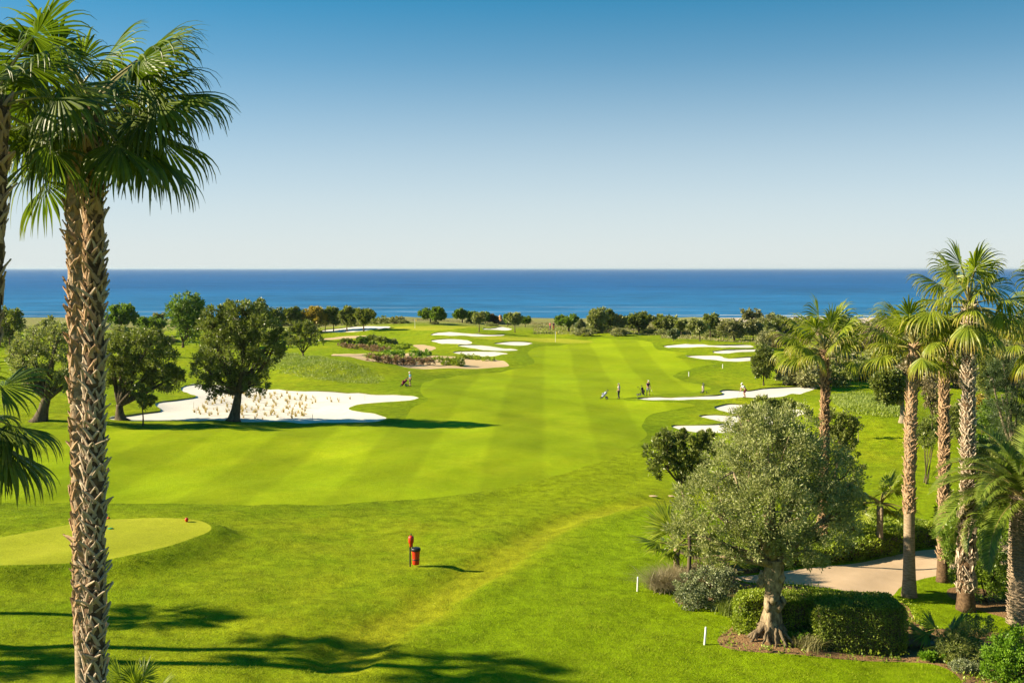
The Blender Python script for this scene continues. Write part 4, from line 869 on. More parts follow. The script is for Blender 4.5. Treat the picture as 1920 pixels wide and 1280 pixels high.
far_tree('fig_tree', 'bright green tree against the sea right of the front palm', 'tree', 226, 640, 198, 257, 569, 616, 'fig', GT, 3200)
far_tree('fig_tree', 'low wide bright green tree left of the tall light one', 'tree', 285, 632, 252, 314, 594, 619, 'fig', GT, 2600)
far_tree('shore_tree', 'greyish tree top showing over the low bright tree', 'tree', 297, 628, 285, 310, 586, 612, 'scrub', GT, 1200)
far_tree('olive_tree', 'pale olive top behind the grey olive beside the front palm', 'tree', 95, 650, 76, 112, 596, 640, 'olive', GT, 2200)
far_tree('olive_tree', 'pale olive top just right of the front palm trunk', 'tree', 225, 665, 198, 250, 612, 650, 'olive', GT, 2400)
far_tree('shore_tree', 'dark round tree top behind the right side of the largest tree', 'tree', 487, 640, 466, 506, 560, 625, 'carob', GT, 3600)
far_tree('shore_tree', 'dark tree top behind the left top of the largest tree', 'tree', 426, 640, 410, 446, 563, 620, 'mixed', GT, 3000)
far_tree('shore_tree', 'first of the two dark trees left of the ochre tree', 'tree', 518, 625, 500, 536, 578, 612, 'carob', GT, 2800)
far_tree('shore_tree', 'dark tree touching the left side of the ochre tree', 'tree', 551, 622, 530, 572, 576, 608, 'mixed', GT, 2800)
far_tree('ochre_tree', 'ochre yellow leaved tree in the shore row', 'tree', 590, 622, 564, 613, 577, 612, 'ochre', GT, 3000)
far_tree('shore_tree', 'narrow dark tree right beside the ochre tree', 'tree', 609, 621, 598, 620, 577, 609, 'mixed', GT, 1600)
far_tree('shore_tree', 'second dark tree right of the ochre tree', 'tree', 625, 620.5, 610, 640, 575, 608, 'mixed', GT, 2200)
far_tree('shore_tree', 'third dark tree right of the ochre tree with several stems', 'tree', 651, 620.5, 634, 671, 575, 609, 'mixed', GT, 2600)
far_tree('shore_tree', 'last round dark tree of the row over the white sand strip', 'tree', 682, 621, 662, 704, 577, 608, 'mixed', GT, 3000)
far_tree('fig_tree', 'left crown of the bright green pair on the far green', 'tree', 807, 606.5, 785, 815, 580, 597, 'fig', GT, 1500, k=5)
far_tree('fig_tree', 'right taller tree of the bright green pair on the far green', 'tree', 815, 608, 806, 838, 576, 600, 'fig', GT, 1900, k=5)
far_tree('fig_tree', 'bright green tree alone between the pair and the dark olive', 'tree', 867, 605.5, 848, 882, 582, 597, 'fig', GT, 1500, k=5)
far_tree('fig_tree', 'bright green tree just left of the dark centre olive', 'tree', 885, 606, 876, 903, 586, 600, 'fig', GT, 1100, k=5)
far_tree('olive_tree', 'dark small olive standing behind the longest far bunker', 'tree', 898, 622.5, 887, 913, 587, 606, 'olive', GT, 1500, k=5)
far_tree('fig_tree', 'green tree behind the dark small olive', 'tree', 910, 607, 903, 919, 587, 601, 'fig', GT, 900, k=4)
far_tree('dark_bush_tree', 'reddish brown bush left of the orange rock', 'bush', 923, 607, 914, 934, 592, 606, 'brownbush', GT, 900, k=4)
far_tree('fig_tree', 'green tree between orange rock and round olive', 'tree', 952, 611, 943, 962, 589, 604, 'fig', GT, 900, k=4)
far_tree('olive_tree', 'round olive tree right of the smallest far bunker', 'tree', 966, 623.5, 952, 980, 586, 608, 'olive', GT, 1900, k=6)
far_tree('fig_tree', 'slanting green tree right of the round olive', 'tree', 985, 613.5, 976, 996, 595, 606, 'fig', GT, 900, k=4)
far_tree('fig_tree', 'broad bright green tree right of the two far walkers', 'tree', 1066, 621, 1038, 1092, 591, 612, 'fig', GT, 2200)
far_tree('olive_tree', 'small silver olive beside the broad bright tree', 'tree', 1088, 623, 1077, 1098, 602, 618, 'silver', GT, 900, k=4)
far_tree('olive_tree', 'large two toned olive first in the right hand shore row', 'tree', 1117, 624, 1101, 1142, 577, 613, 'olive', GT, 3200)
far_tree('dark_bush_tree', 'dark tree close behind the large two toned olive', 'tree', 1140, 623, 1127, 1155, 581, 611, 'carob', GT, 2000)
far_tree('shore_tree', 'small tree with a dark bare trunk right of the two toned olive', 'tree', 1161, 625.5, 1150, 1174, 588, 613, 'scrub', GT, 1500, k=5)
far_tree('shore_tree', 'widest dark tree of the right hand shore row', 'tree', 1198, 624.5, 1170, 1228, 587, 616, 'carob', GT, 3200)
far_tree('olive_tree', 'pale shrub top behind the widest dark tree', 'tree', 1233, 622, 1220, 1247, 591, 612, 'scrub', GT, 1200, k=5)
far_tree('shore_tree', 'round mid green tree right of the widest dark tree', 'tree', 1250, 625.5, 1227, 1275, 591, 618, 'mixed', GT, 2600)
far_tree('shore_tree', 'low dark tree touching the round mid green one', 'tree', 1278, 629, 1263, 1292, 599, 621, 'mixed', GT, 1600, k=5)
far_tree('olive_tree', 'little silver shrub standing alone on the grass before the row', 'tree', 1263, 638.5, 1253, 1273, 619, 633, 'silver', GT, 1200, k=4)
far_tree('olive_tree', 'pale olive with grey trunks right of the low dark tree', 'tree', 1312, 639, 1290, 1326, 600, 627, 'olive', GT, 2200)
far_tree('shore_tree', 'tall mid green tree behind the pale olive', 'tree', 1331, 633, 1314, 1354, 588, 622, 'mixed', GT, 2400)
far_tree('shore_tree', 'broad low olive brown tree behind the upper right bunker', 'tree', 1376, 639.5, 1346, 1408, 600, 632, 'scrub', GT, 3600)
far_tree('shore_tree', 'rounded grey green tree at the right end of the shore row', 'tree', 1412, 638, 1396, 1432, 600, 630, 'scrub', GT, 2200)
far_tree('thin_tree', 'sparse pale tree standing tallest before the beach', 'tree', 1408, 616, 1387, 1428, 578, 602, 'scrub', GT, 900, k=6)
far_tree('carob_tree', 'dark twin crowned tree left of the slender palm', 'tree', 1432, 722, 1409, 1456, 646, 712, 'carob', GT, 5200, leaf=.26)
far_tree('grey_bush_tree', 'grey leaved bush right of the dark twin crowned tree', 'bush', 1475, 722, 1454, 1508, 681, 719, 'silver', GT, 3600, leaf=.22)
far_tree('carob_tree', 'dark tree with a pale trunk between slender palm and next palm', 'tree', 1692, 792, 1630, 1706, 690, 762, 'carob', GT, 8000, leaf=.24, bark='barkpale', r=.28, k=8)
far_tree('dry_tree', 'dry brownish tree with thin bare stems between the palm trunks', 'tree', 1749, 811, 1728, 1764, 700, 785, 'dryleaf', GT, 1800, leaf=.18, k=6)
tree('sapling', 'thin young sapling on the lawn right of the slender palm', 'tree', 1609, 826, [(1608, 790, 7, 9), (1610, 801, 9, 6)], 'mixed', 500, .16, .07, .035, 'barkpale', (1609, 808), clump=.3)
far_tree('yellow_bush_tree', 'yellowish bush right of the tallest palm trunk', 'bush', 1842, 812, 1824, 1864, 738, 806, 'ochre', GT, 4200, leaf=.18)
far_tree('mixed_bush_tree', 'dark green bush left of the tallest palm trunk', 'bush', 1798, 830, 1778, 1824, 748, 826, 'mixed', GT, 4200, leaf=.2)
def pine(label, px, py, d, lob, n):
    t = tree('pine_tree', label, 'tree', px, py, lob, 'pine', n, .32, .022, .2, 'barkpale', clump=.17, shell=.5, up=.4, d=d, per=55); return t
pine('dark pine with pale bare twigs at the right edge', 1900, 880, 62, [(1880, 690, 26, 24), (1905, 720, 26, 26), (1875, 740, 24, 24), (1915, 660, 20, 22), (1890, 780, 34, 30), (1925, 770, 30, 34), (1860, 710, 16, 16), (1905, 820, 30, 24)], 15000)
far_tree('shore_tree', 'green leafy tree behind the tallest palm crown', 'tree', 1850, 760, 1826, 1886, 655, 740, 'mixed', GT, 6000, leaf=.26)
far_tree('shore_tree', 'greyish tree at the right edge above the pine', 'tree', 1895, 730, 1868, 1935, 628, 700, 'scrub', GT, 5000, leaf=.3)
# coastal scrub between the course and the beach on the right
def where(px):
    return 'left of the slender palm' if px < 1500 else 'behind the slender palm' if px < 1590 else 'left of the smooth trunked palm' if px < 1680 else 'behind the smooth trunked palm' if px < 1760 else 'behind the tallest palm' if px < 1860 else 'beyond the pine'
def crest(px):
    return 'near the left edge' if px < 200 else 'behind the bright trees on the left' if px < 330 else 'behind the largest dark tree' if px < 540 else 'behind the ochre tree row' if px < 720 else 'left of the bright green pair' if px < 840 else 'near the dark centre olive' if px < 940 else 'near the round olive' if px < 1040 else 'near the broad bright tree' if px < 1110 else 'behind the two toned olive' if px < 1180 else 'behind the widest dark tree' if px < 1260 else 'behind the pale olive' if px < 1340 else 'at the right end of the shore row'
def coastal_scrub():
    rng = np.random.default_rng(51); first = {}
    for k in range(150):
        px = rng.uniform(1425, 1960); py = rng.uniform(622, 700) if px > 1470 else rng.uniform(622, 655)
        if k > 58: py = rng.uniform(610, 628)
        if k >= 104: px = rng.uniform(1475, 1960); py = rng.uniform(690, 728)
        elif px < 1530 and py > 665: py -= 40
        p = at(px, py); kind = ['scrub', 'scrub', 'mixed', 'olive', 'carob', 'dryleaf'][rng.integers(6)]
        if kind not in first:
            mb = MB(); crown_leaves(mb, rng, [(0, 0, 1.2, 1.9, 1.6, 1.3), (1.3, .2, 1.0, 1.3, 1.2, 1.0), (-1.3, -.2, 1.0, 1.4, 1.2, 1.1), (.2, .2, 2.1, 1.1, 1.1, .9)], 2300, .34, .17, .22, .4, .3, 26); me = mb.mesh('foliage', M[kind])
            mb = MB()
            for q in range(5): add_tube(mb, [(0, 0, -.2), (rng.normal(0, .5), rng.normal(0, .5), .8), (rng.normal(0, 1.1), rng.normal(0, .8), 1.8)], [.09, .06, .02], 5)
            first[kind] = (me, mb.mesh('stems', M['bark']))
        names = dict(scrub='greyish', mixed='mid green', olive='silvery', carob='dark green', dryleaf='brownish')
        t = thing('coastal_shrub', names[kind] + ' shrub ' + ('on the beach side of' if py < 632 else 'amid' if py < 655 else 'on the near side of')  + ' the thicket, ' + where(px), 'bush', p, names[kind] + ' shrubs in the coastal thicket', rng.uniform(0, 6.28)); s = rng.uniform(.75, 1.5)
        link('foliage', first[kind][0], t, (0, 0, 0), (0, 0, 0), (s, s, s * rng.uniform(.8, 1.1))); link('stems', first[kind][1], t, scale=s)
    for k in range(118):   # low bushes on the crest before the sea
        px = rng.uniform(-40, 1430); py = rng.uniform(605, 613) if px < 1100 else rng.uniform(612, 628)
        big = k >= 46
        if big: px = rng.uniform(1095, 1440) if k < 80 else rng.uniform(400, 720); py = rng.uniform(613, 632) if px > 1000 else rng.uniform(606, 612)
        if k >= 96: px = rng.uniform(-30, 330); py = rng.uniform(618, 650)
        if not big and 690 < px < 900 and py > 608.5: py = 606
        p = at(px, py); kind = ['scrub', 'mixed', 'olive'][rng.integers(3)]
        if kind not in first: continue
        names = dict(scrub='greyish', mixed='mid green', olive='silvery'); s = rng.uniform(.6, .95) if big else rng.uniform(.35, .62)
        t = thing('crest_shrub', ('full ' if big else 'low ') + names[kind] + ' shrub on the sea crest, ' + crest(px), 'bush', p, ('full ' if big else 'low ') + names[kind] + ' shrubs on the crest', rng.uniform(0, 6.28))
        link('foliage', first[kind][0], t, scale=(s * 1.3, s * 1.2, s * .7)); link('stems', first[kind][1], t, scale=s * .6)
coastal_scrub()
# garden of the waste area
GB = 'round bushes in the sandy waste garden'
for lab, px, py, x0, x1, y0, y1, mat in (('round blue green bush left in the sandy garden', 651, 650.5, 640, 664, 634, 651, 'carob'), ('yellow green little tree in the sandy garden', 680, 651, 667, 690, 632, 646, 'fig'), ('dark round bush behind the little yellow tree', 696, 645, 685, 708, 629, 644.5, 'carob'),
        ('grey green dome right of the dark round bush', 714, 647, 703, 727, 631, 647, 'mixed'), ('smallest olive dome at the right end of the garden', 735, 646, 726, 744, 637, 646, 'olive'), ('little bush in front of the domes', 698, 648, 692, 704, 640, 648, 'scrub'), ('pale wide bush on the crest above the white sand strip', 745, 606, 730, 760, 595, 606, 'scrub')):
    s = (CZ * F / (py - 503)) / F; shrub('garden_bush', lab, 'bush', px, py, [((x0 + x1) / 2, (y0 + y1) / 2, (x1 - x0) / 2, (y1 - y0) / 2, 0)], mat, 1500, .3, .17, GB, 3, .2, .75)
def low_row(label, s, h, mat, n, seed):
    pts = [np.array(at(*map(float, q.split(',')))) for q in s.split()]; rng = np.random.default_rng(seed); c = sum(pts) / len(pts); t = thing('low_planting', label, 'plants', Vector(c), 'low plantings in the sandy waste'); mb = MB(); lob = []
    for a, b in zip(pts[:-1], pts[1:]):
        L_ = np.linalg.norm(b - a); k = max(2, int(L_ / 1.3))
        for i in range(k):
            p = a + (b - a) * (i + .5) / k - c; lob.append((p[0] + rng.normal(0, .2), p[1] + rng.normal(0, .35), p[2] + h * .45, 1.0, .9, h * rng.uniform(.5, .8)))
    crown_leaves(mb, rng, lob, n, .26, .12, .25, .5, .5, 22); mb.build('foliage', M[mat], t)
low_row('reddish brown heath row in the middle of the sandy garden', '636,652 668,654.5 700,657.5 724,660', .75, 'purple', 3000, 1)
low_row('yellow green low row behind the brown heath row', '698,650 730,654 752,655.5 768,652', .8, 'hedge', 3000, 2)
low_row('bright green row right in the sandy garden', '716,666 745,667.5 778,667 805,666', .7, 'lime', 3000, 3)
low_row('reddish brown row along the front of the sandy waste', '694,677 720,681 760,683 808,683.5', .85, 'purple', 4200, 4)
low_row('yellow green row behind the front brown row', '726,676 770,677.5 832,678', .6, 'hedge', 3000, 5)
low_row('dark green pair of bushes on the right part of the sand', '834,685.5 846,685.5 862,685.5', .95, 'hedge', 2200, 6)
low_row('thin green row along the back edge of the tan sand', '858,670.5 880,672.5 900,674.5 920,676', .55, 'hedge', 1500, 7)
low_row('short green row in front of the left path arm', '696,671 712,674 728,676', .8, 'hedge', 1400, 8)
# long grass on the mound and along the crest
def long_grass():
    rng = np.random.default_rng(61); mb = MB()
    poly = smooth_poly(pxpoly('505,668 560,662 620,672 680,684 715,700 725,716 690,721 640,718 580,712 520,700 500,685'), 2)
    x = rng.uniform(poly[:, 0].min(), poly[:, 0].max(), 60000); y = rng.uniform(poly[:, 1].min(), poly[:, 1].max(), 60000); d, ins, _ = poly_info(poly, x, y); q = np.sin(x * .7) + np.sin(y * .35 + x * .2); s = ins & (rng.uniform(0, 1, 60000) < np.clip(d / 2, 0, 1))
    x, y = x[s], y[s]; blades(mb, rng, np.column_stack([x, y, H(x, y) - .03]), .24, .07, 1.1, 0, 2)
    o = mb.build('long_grass', M['weed']); tag(o, 'long unmown grass on the mound behind the big bunker', 'grass', kind='stuff')
    mb = MB(); px = rng.uniform(-60, 1980, 50000); py = np.where(px < 1000, rng.uniform(604.5, 612, 50000), np.where(px < 1240, rng.uniform(609, 631, 50000), rng.uniform(613, 643, 50000)))
    s = ~((px > 690) & (px < 900) & (py > 608.5)); px, py = px[s], py[s]; dd = CZ * F / (py - 503); x = (px - 960) / F * dd
    fwok = np.ones(len(x), bool)
    for k_, P in REG: fwok &= ~poly_info(P, x, dd)[1] if k_ in ('sand_bunker', 'putting_green') else True
    x, dd = x[fwok], dd[fwok]; blades(mb, rng, np.column_stack([x, dd, H(x, dd) - .05]), .42, .14, 1.0, 0, 2)
    o = mb.build('wild_grass', M['weeddry']); tag(o, 'dry wild grass strip along the crest before the sea', 'grass', kind='stuff')
    mb = MB(); poly = smooth_poly(pxpoly('1560,742 1600,735 1660,745 1690,765 1680,782 1620,778 1575,765'), 2)
    x = rng.uniform(poly[:, 0].min(), poly[:, 0].max(), 14000); y = rng.uniform(poly[:, 1].min(), poly[:, 1].max(), 14000); s = poly_info(poly, x, y)[1]; x, y = x[s], y[s]
    blades(mb, rng, np.column_stack([x, y, H(x, y) - .03]), .35, .08, 1.1, 0, 2); o = mb.build('bank_grass', M['weed']); tag(o, 'long grass on the bank behind the right hand palms', 'grass', kind='stuff')
long_grass()
# ------------------------------------------------------------------ small things
def tufts():
    rng = np.random.default_rng(71); ms = []
    for i in range(4):
        mb = MB(); n = 16; blades(mb, rng, np.column_stack([rng.normal(0, .06, n), rng.normal(0, .06, n), np.zeros(n)]), .55, .05, .7, 0, 3); ms.append(mb.mesh('grass_tuft', M['tuft']))
    poly = smooth_poly(pxpoly('362,772 380,752 420,740 470,733 540,735 600,741 650,744 664,746 640,752 600,752 570,760 585,770 575,781 540,783 470,784 400,780'), 2, True); k = 0; tries = 0; pts = []
    while k < 165 and tries < 5000:
        tries += 1; x = rng.uniform(poly[:, 0].min(), poly[:, 0].max()); y = rng.uniform(poly[:, 1].min(), poly[:, 1].max())
        if not poly_info(poly, np.array([x]), np.array([y]))[1][0] or not inbunk(x, y) or any((x - a) ** 2 + (y - b) ** 2 < .3 for a, b in pts): continue
        pts.append((x, y)); k += 1
        o = link('grass_tuft', ms[k % 4], None, (x, y, hz(x, y) - .01), (0, 0, rng.uniform(0, 6)), rng.uniform(.5, 1.05))
        pp = 960 + x / y * F; tag(o, 'dry yellow tuft in the big bunker, ' + ('left of the dark tree trunk' if pp < 415 else 'behind the dark tree trunk' if pp < 455 else 'just right of the dark tree trunk' if pp < 510 else 'mid planting' if pp < 580 else 'right end of planting') + (', near side' if y < 107 else ', far side'), 'grass tuft', 'grass tufts planted in the big bunker')
tufts()
def post(name, label, px, py, h, r, mat, cat='stake', group=None, tilt=0, cap=True):
    mb = MB(); add_lathe(mb, [(r, -.15), (r, h - r * .6), (r * .7, h - r * .1), (.002, h)], 10); o = mb.build(name, M[mat], None, True); o.location = at(px, py); o.rotation_euler = (0, tilt, 0); return tag(o, label, cat, group)
GS = 'white boundary stakes'
post('boundary_stake', 'white stake on the lawn in front of the olive tree', 1321, 1208, .70, .04, 'white', group=GS, tilt=.08)
post('boundary_stake', 'white stake beside the feathery grass clump', 1195, 1108, .66, .035, 'white', group=GS, tilt=.04)
post('boundary_stake', 'thin white stake far off on the right rough above the golfer in the bunker', 1291.5, 706, .7, .045, 'white', group=GS)
post('boundary_stake', 'thin white stake right of the far one near the dark twin tree', 1355, 691, .7, .045, 'white', group=GS)
for i, (px, py) in enumerate(((363, 762), (368, 773), (581, 762), (571, 773), (586, 785), (684, 748), (636, 752), (487, 733))):
    o = post('bunker_post', 'thin grey post marking the planted part of the big bunker', px, py, .55, .022, 'khaki', 'post', 'thin posts in the big bunker')
def flag(label, px, py, h, col):
    b = at(px, py); t = thing('golf_flag', label, 'flag', b, 'golf flags'); mb = MB(); add_lathe(mb, [(.035, -.1), (.03, h * .5), (.024, h), (.001, h + .01)], 8); mb.build('flagstick', M['white'], t, True)
    mb = MB(); xs = np.linspace(0, .62, 7); V = []
    for x in xs:
        for z in np.linspace(0, 1, 3): V.append((x * .5, .06 * math.sin(x * 9), h - .02 - .42 * (1 - z) - x * .35))
    mb.add(V, [(i * 3 + j, i * 3 + 3 + j, i * 3 + 4 + j, i * 3 + 1 + j) for i in range(6) for j in range(2)]); mb.build('flag_cloth', M[col], t)
flag('yellow flag on its stick in the far centre green', 1041.5, 641, 2.15, 'yellow')
flag('pale flag on its stick on the far left green', 778, 615, 2.1, 'yellow')
def ball_washer():
    b = at(769, 1062); s = b.y / F; H_ = 60 * s; t = thing('ball_washer', 'red ball washer with a hanging red litter bin on a black post', 'ball washer', b); x0 = 0
    mb = MB(); add_lathe(mb, [(.035, -.15), (.035, H_ - .2), (.03, H_ - .1)], 10); mb.build('post', M['black'], t, True)
    z0 = H_ - .58; mb = MB(); add_lathe(mb, [(.02, z0), (.075, z0 + .02), (.085, z0 + .16), (.10, z0 + .19), (.125, z0 + .22), (.135, z0 + .36), (.13, z0 + .48), (.09, z0 + .535), (.03, z0 + .55)], 18, 0, (.045, -.03, 0)); mb.build('washer_body', M['red'], t, True)
    mb = MB(); add_lathe(mb, [(.022, z0 + .545), (.022, z0 + .60), (.03, z0 + .605), (.03, z0 + .635), (.001, z0 + .64)], 10, 0, (.045, -.03, 0)); mb.build('plunger', M['black'], t, True)
    mb = MB(); add_box(mb, (.10, -.01, z0 + .05), (.05, .05, .12)); mb.build('drain_box', M['black'], t)
    c = (.275, -.03, 0); zb = .12; zt = zb + .74
    mb = MB(); add_lathe(mb, [(.001, zb), (.15, zb), (.165, zb + .03), (.172, zb + .22)], 22, 0, c); add_lathe(mb, [(.172, zb + .265), (.205, zt - .06)], 22, 0, c); bin_ = mb.build('litter_bin', M['red'], t, True)
    mb = MB(); add_lathe(mb, [(.172, zb + .218), (.182, zb + .224), (.184, zb + .262), (.172, zb + .268)], 22, 0, c); mb.build('band', M['black'], bin_, True)
    mb = MB(); add_lathe(mb, [(.20, zt - .10), (.222, zt - .09), (.228, zt + .01), (.20, zt + .045), (.12, zt + .06), (.001, zt + .062)], 22, 0, c); mb.build('lid', M['black'], bin_, True)
    mb = MB(); add_tube(mb, [(.03, -.03, zt + .13), (.10, -.06, zt + .10), (.08, -.08, zt - .05), (.05, -.03, zt - .10)], [.018] * 4, 6); add_box(mb, (.06, -.03, zt - .11), (.07, .03, .04)); mb.build('bracket', M['steel'], t)
ball_washer()
def tee_marker(label, px, py, mat):
    b = at(px, py); t = thing('tee_marker', label, 'tee marker', b, 'tee markers'); mb = MB(); add_lathe(mb, [(.001, .0), (.05, 0), (.085, .08), (.10, .15), (.07, .20), (.001, .21)], 14); mb.build('head', M[mat], t, True)
    mb = MB(); add_lathe(mb, [(.015, -.1), (.015, .02)], 6); mb.build('spike', M['steel'], t)
tee_marker('red tee marker near the right end of the tee box', 350, 978, 'red'); tee_marker('red tee marker hidden at the front palm trunk', 203, 976, 'red')
b = at(207, 991); mb = MB(); add_lathe(mb, [(.001, .02), (.14, .02), (.13, .035), (.001, .04)], 14); o = mb.build('sprinkler_cover', M['greenplastic'], None, True); o.location = b; tag(o, 'flat green sprinkler cover on the tee beside the front palm trunk', 'sprinkler')
def divots():
    for i, (px, py, l) in enumerate(((1224, 929.5, .34), (1257, 929.5, .3))):
        b = at(px, py); mb = MB(); a = np.arange(14) / 14 * 6.283; V = np.stack([np.cos(a) * l, np.sin(a) * .16, np.zeros(14)], 1); V2 = V * .7 + np.array([0, 0, .035]); k = np.arange(14)
        mb.add(np.concatenate([V, V2, [[0, 0, .04]]]), np.stack([k, (k + 1) % 14, 14 + (k + 1) % 14, 14 + k], 1)); mb.t.append(np.stack([14 + k, 14 + (k + 1) % 14, np.full(14, 28)], 1)); mb.mt += [0] * 14
        o = mb.build('sand_patch', M['tan'], None, True); o.location = b; tag(o, ('left', 'right')[i] + ' of two small pale sand patches by the worn track', 'sand patch', 'sand patches by the worn track')
divots()
# orange cliff rock far off between the trees
b = at(938, 607); mb = MB(); rng = np.random.default_rng(8)
u = np.linspace(0, math.pi, 8); a = np.arange(12) / 12 * 6.283
add_lathe(mb, [(.02, 2.0), (.35, 1.9), (.5, 1.6), (.45, 1.3), (.9, 1.05), (1.15, .6), (1.2, 0), (1.2, -.3)][::-1], 12); mb.V[0] = mb.V[0] * (1 + rng.normal(0, .08, (len(mb.V[0]), 1)))
o = mb.build('rock', sand_mat('orange rock', (.60, .26, .08), (.72, .42, .2), .6, 2), None, True); o.location = b; tag(o, 'orange sandstone rock among the far trees', 'rock')

# ------------------------------------------------------------------ people
def skin_mesh(name, verts, edges, radii, mat, sub=1, root=0):
    me = bpy.data.meshes.new('tmp'); me.from_pydata([tuple(v) for v in verts], edges, []); o = bpy.data.objects.new('tmp', me); COL.objects.link(o)
    md = o.modifiers.new('s', 'SKIN'); md.use_smooth_shade = True
    for i, r in enumerate(radii): me.skin_vertices[0].data[i].radius = (r, r) if isinstance(r, (int, float)) else r; me.skin_vertices[0].data[i].use_root = (i == root)
    m2 = o.modifiers.new('u', 'SUBSURF'); m2.levels = sub; m2.render_levels = sub
    dg = bpy.context.evaluated_depsgraph_get(); out = bpy.data.meshes.new_from_object(o.evaluated_get(dg)); out.name = name
    bpy.data.objects.remove(o); bpy.data.meshes.remove(me); out.materials.clear(); out.materials.append(M[mat])
    for p in out.polygons: p.use_smooth = True
    return out
class Sk:
    def __init__(s): s.v = []; s.e = []; s.r = []
    def p(s, co, r, par=None):
        s.v.append(Vector(co)); s.r.append(r)
        if par is not None: s.e.append((par, len(s.v) - 1))
        return len(s.v) - 1
def person(label, px, py, rz, top, bottom, hat, shorts=False, bend=0.0, arms=None, stance=.11, hgt=1.76, shoe='shoe', step=0.0, group='golfers on the course'):
    """faces -Y before turning; arms: (elbow, wrist) per side in body space"""
    b = at(px, py); root = thing('person', label, 'person', b, group, rz); root.scale = (hgt / 1.76,) * 3
    Rb = Matrix.Rotation(bend, 3, 'X'); hip = Vector((0, 0, .93)); up = lambda x, y, z: hip + Rb @ (Vector((x, y, z)) - hip) + Vector((0, math.sin(bend) * .16, 0))
    hp = hip + Vector((0, math.sin(bend) * .16, 0)); sh = [up(s * .185, 0, 1.43) for s in (-1, 1)]
    if arms is None: arms = [[up(s * .25, .03, 1.15), up(s * .24, -.10, .90)] for s in (-1, 1)]
    else: arms = [[Vector(q) for q in a] for a in arms]
    k = Sk(); ip = k.p(hp, (.135, .11)); iw = k.p(up(0, 0, 1.10), (.125, .095), ip); ic = k.p(up(0, -.01, 1.30), (.15, .105), iw); in_ = k.p(up(0, -.005, 1.47), .062, ic); ih = k.p(up(0, -.02, 1.56), .075, in_); it = k.p(up(0, -.015, 1.66), .095, ih); k.p(up(0, -.005, 1.735), .06, it)
    k.p(up(0, -.118, 1.605), .018, ih); legs = []
    for s in (-1, 1): k.p(up(s * .098, .005, 1.62), .02, ih)
    for i, s in enumerate((-1, 1)):
        a = k.p(sh[i], .06, ic); e = k.p(arms[i][0], .045, a); w_ = k.p(arms[i][1], .032, e); d = (arms[i][1] - arms[i][0]).normalized(); pm = k.p(arms[i][1] + d * .075, .036, w_)
        sd = d.cross(Vector((0, 1, .2))).normalized()
        for q in range(4): f0 = k.p(arms[i][1] + d * .11 + sd * (.027 - .018 * q), .0095, pm); k.p(arms[i][1] + d * (.155 + (.02, .03, .024, .005)[q]) + sd * (.03 - .02 * q) + Vector((0, -.015, 0)), .008, f0)
        tq = k.p(arms[i][1] + d * .06 + sd * .05, .011, pm); k.p(arms[i][1] + d * .095 + sd * .065, .009, tq)
        st = s * stance; fy = -step * s; l = [hp + Vector((s * .09, 0, -.06)), Vector((st * .95, -.05 - abs(bend) * .08 + fy * .5, .50)), Vector((st, .03 + fy, .09)), Vector((st * 1.15, -.14 + fy, .035))]
        q = k.p(l[0], .092, ip); q1 = k.p(l[1], .062, q); cal = k.p(l[1].lerp(l[2], .3) + Vector((0, .02, 0)), .056, q1); q2 = k.p(l[2], .04, cal); k.p(l[3], .035, q2); legs.append(l)
    link('body', skin_mesh('body', k.v, k.e, k.r, 'skin'), root)
    c = Sk(); a0 = c.p(hp + Vector((0, 0, .02)), (.152, .128)); a1 = c.p(up(0, 0, 1.10), (.145, .115), a0); a2 = c.p(up(0, -.01, 1.30), (.168, .122), a1); c.p(up(0, -.005, 1.44), .075, a2)
    for i in range(2): q = c.p(sh[i], .075, a2); c.p(sh[i].lerp(arms[i][0], .75), .062, q)
    link('shirt', skin_mesh('shirt', c.v, c.e, c.r, top), root)
    c = Sk(); a0 = c.p(hp + Vector((0, 0, .05)), (.148, .124))
    for l in legs:
        q = c.p(l[0], .108, a0); e = l[1].lerp(l[2], -.05 if shorts else .35); e = c.p(l[1] if not shorts else l[0].lerp(l[1], .95), .082 if shorts else .078, q)
        if not shorts: m_ = c.p(l[1].lerp(l[2], .5), .066, e); c.p(l[2] + Vector((0, 0, .0)), .056, m_)
    link('shorts' if shorts else 'trousers', skin_mesh('shorts', c.v, c.e, c.r, bottom), root)
    for l in legs:
        c = Sk(); q = c.p(l[2] + Vector((0, .03, -.045)), .05); m_ = c.p(l[2].lerp(l[3], .5) + Vector((0, 0, -.02)), .05, q); c.p(l[3] + Vector((0, -.03, .005)), .04, m_); link('shoe', skin_mesh('shoe', c.v, c.e, c.r, shoe), root)
    c = Sk(); q = c.p(up(0, .01, 1.665), .104); c.p(up(0, .01, 1.745), .075, q); m_ = c.p(up(0, -.10, 1.685), (.075, .02), q); c.p(up(0, -.17, 1.675), (.06, .012), m_); link('cap', skin_mesh('cap', c.v, c.e, c.r, hat), root)
    mb = MB()
    for s in (-1, 1):
        e = up(s * .035, -.108, 1.655); add_lathe(mb, [(.001, -.012), (.010, -.006), (.010, .006), (.001, .012)], 6, 0, tuple(e))
    mb.build('eyes', M['shoe'], root)
    return root, b, Rb, arms
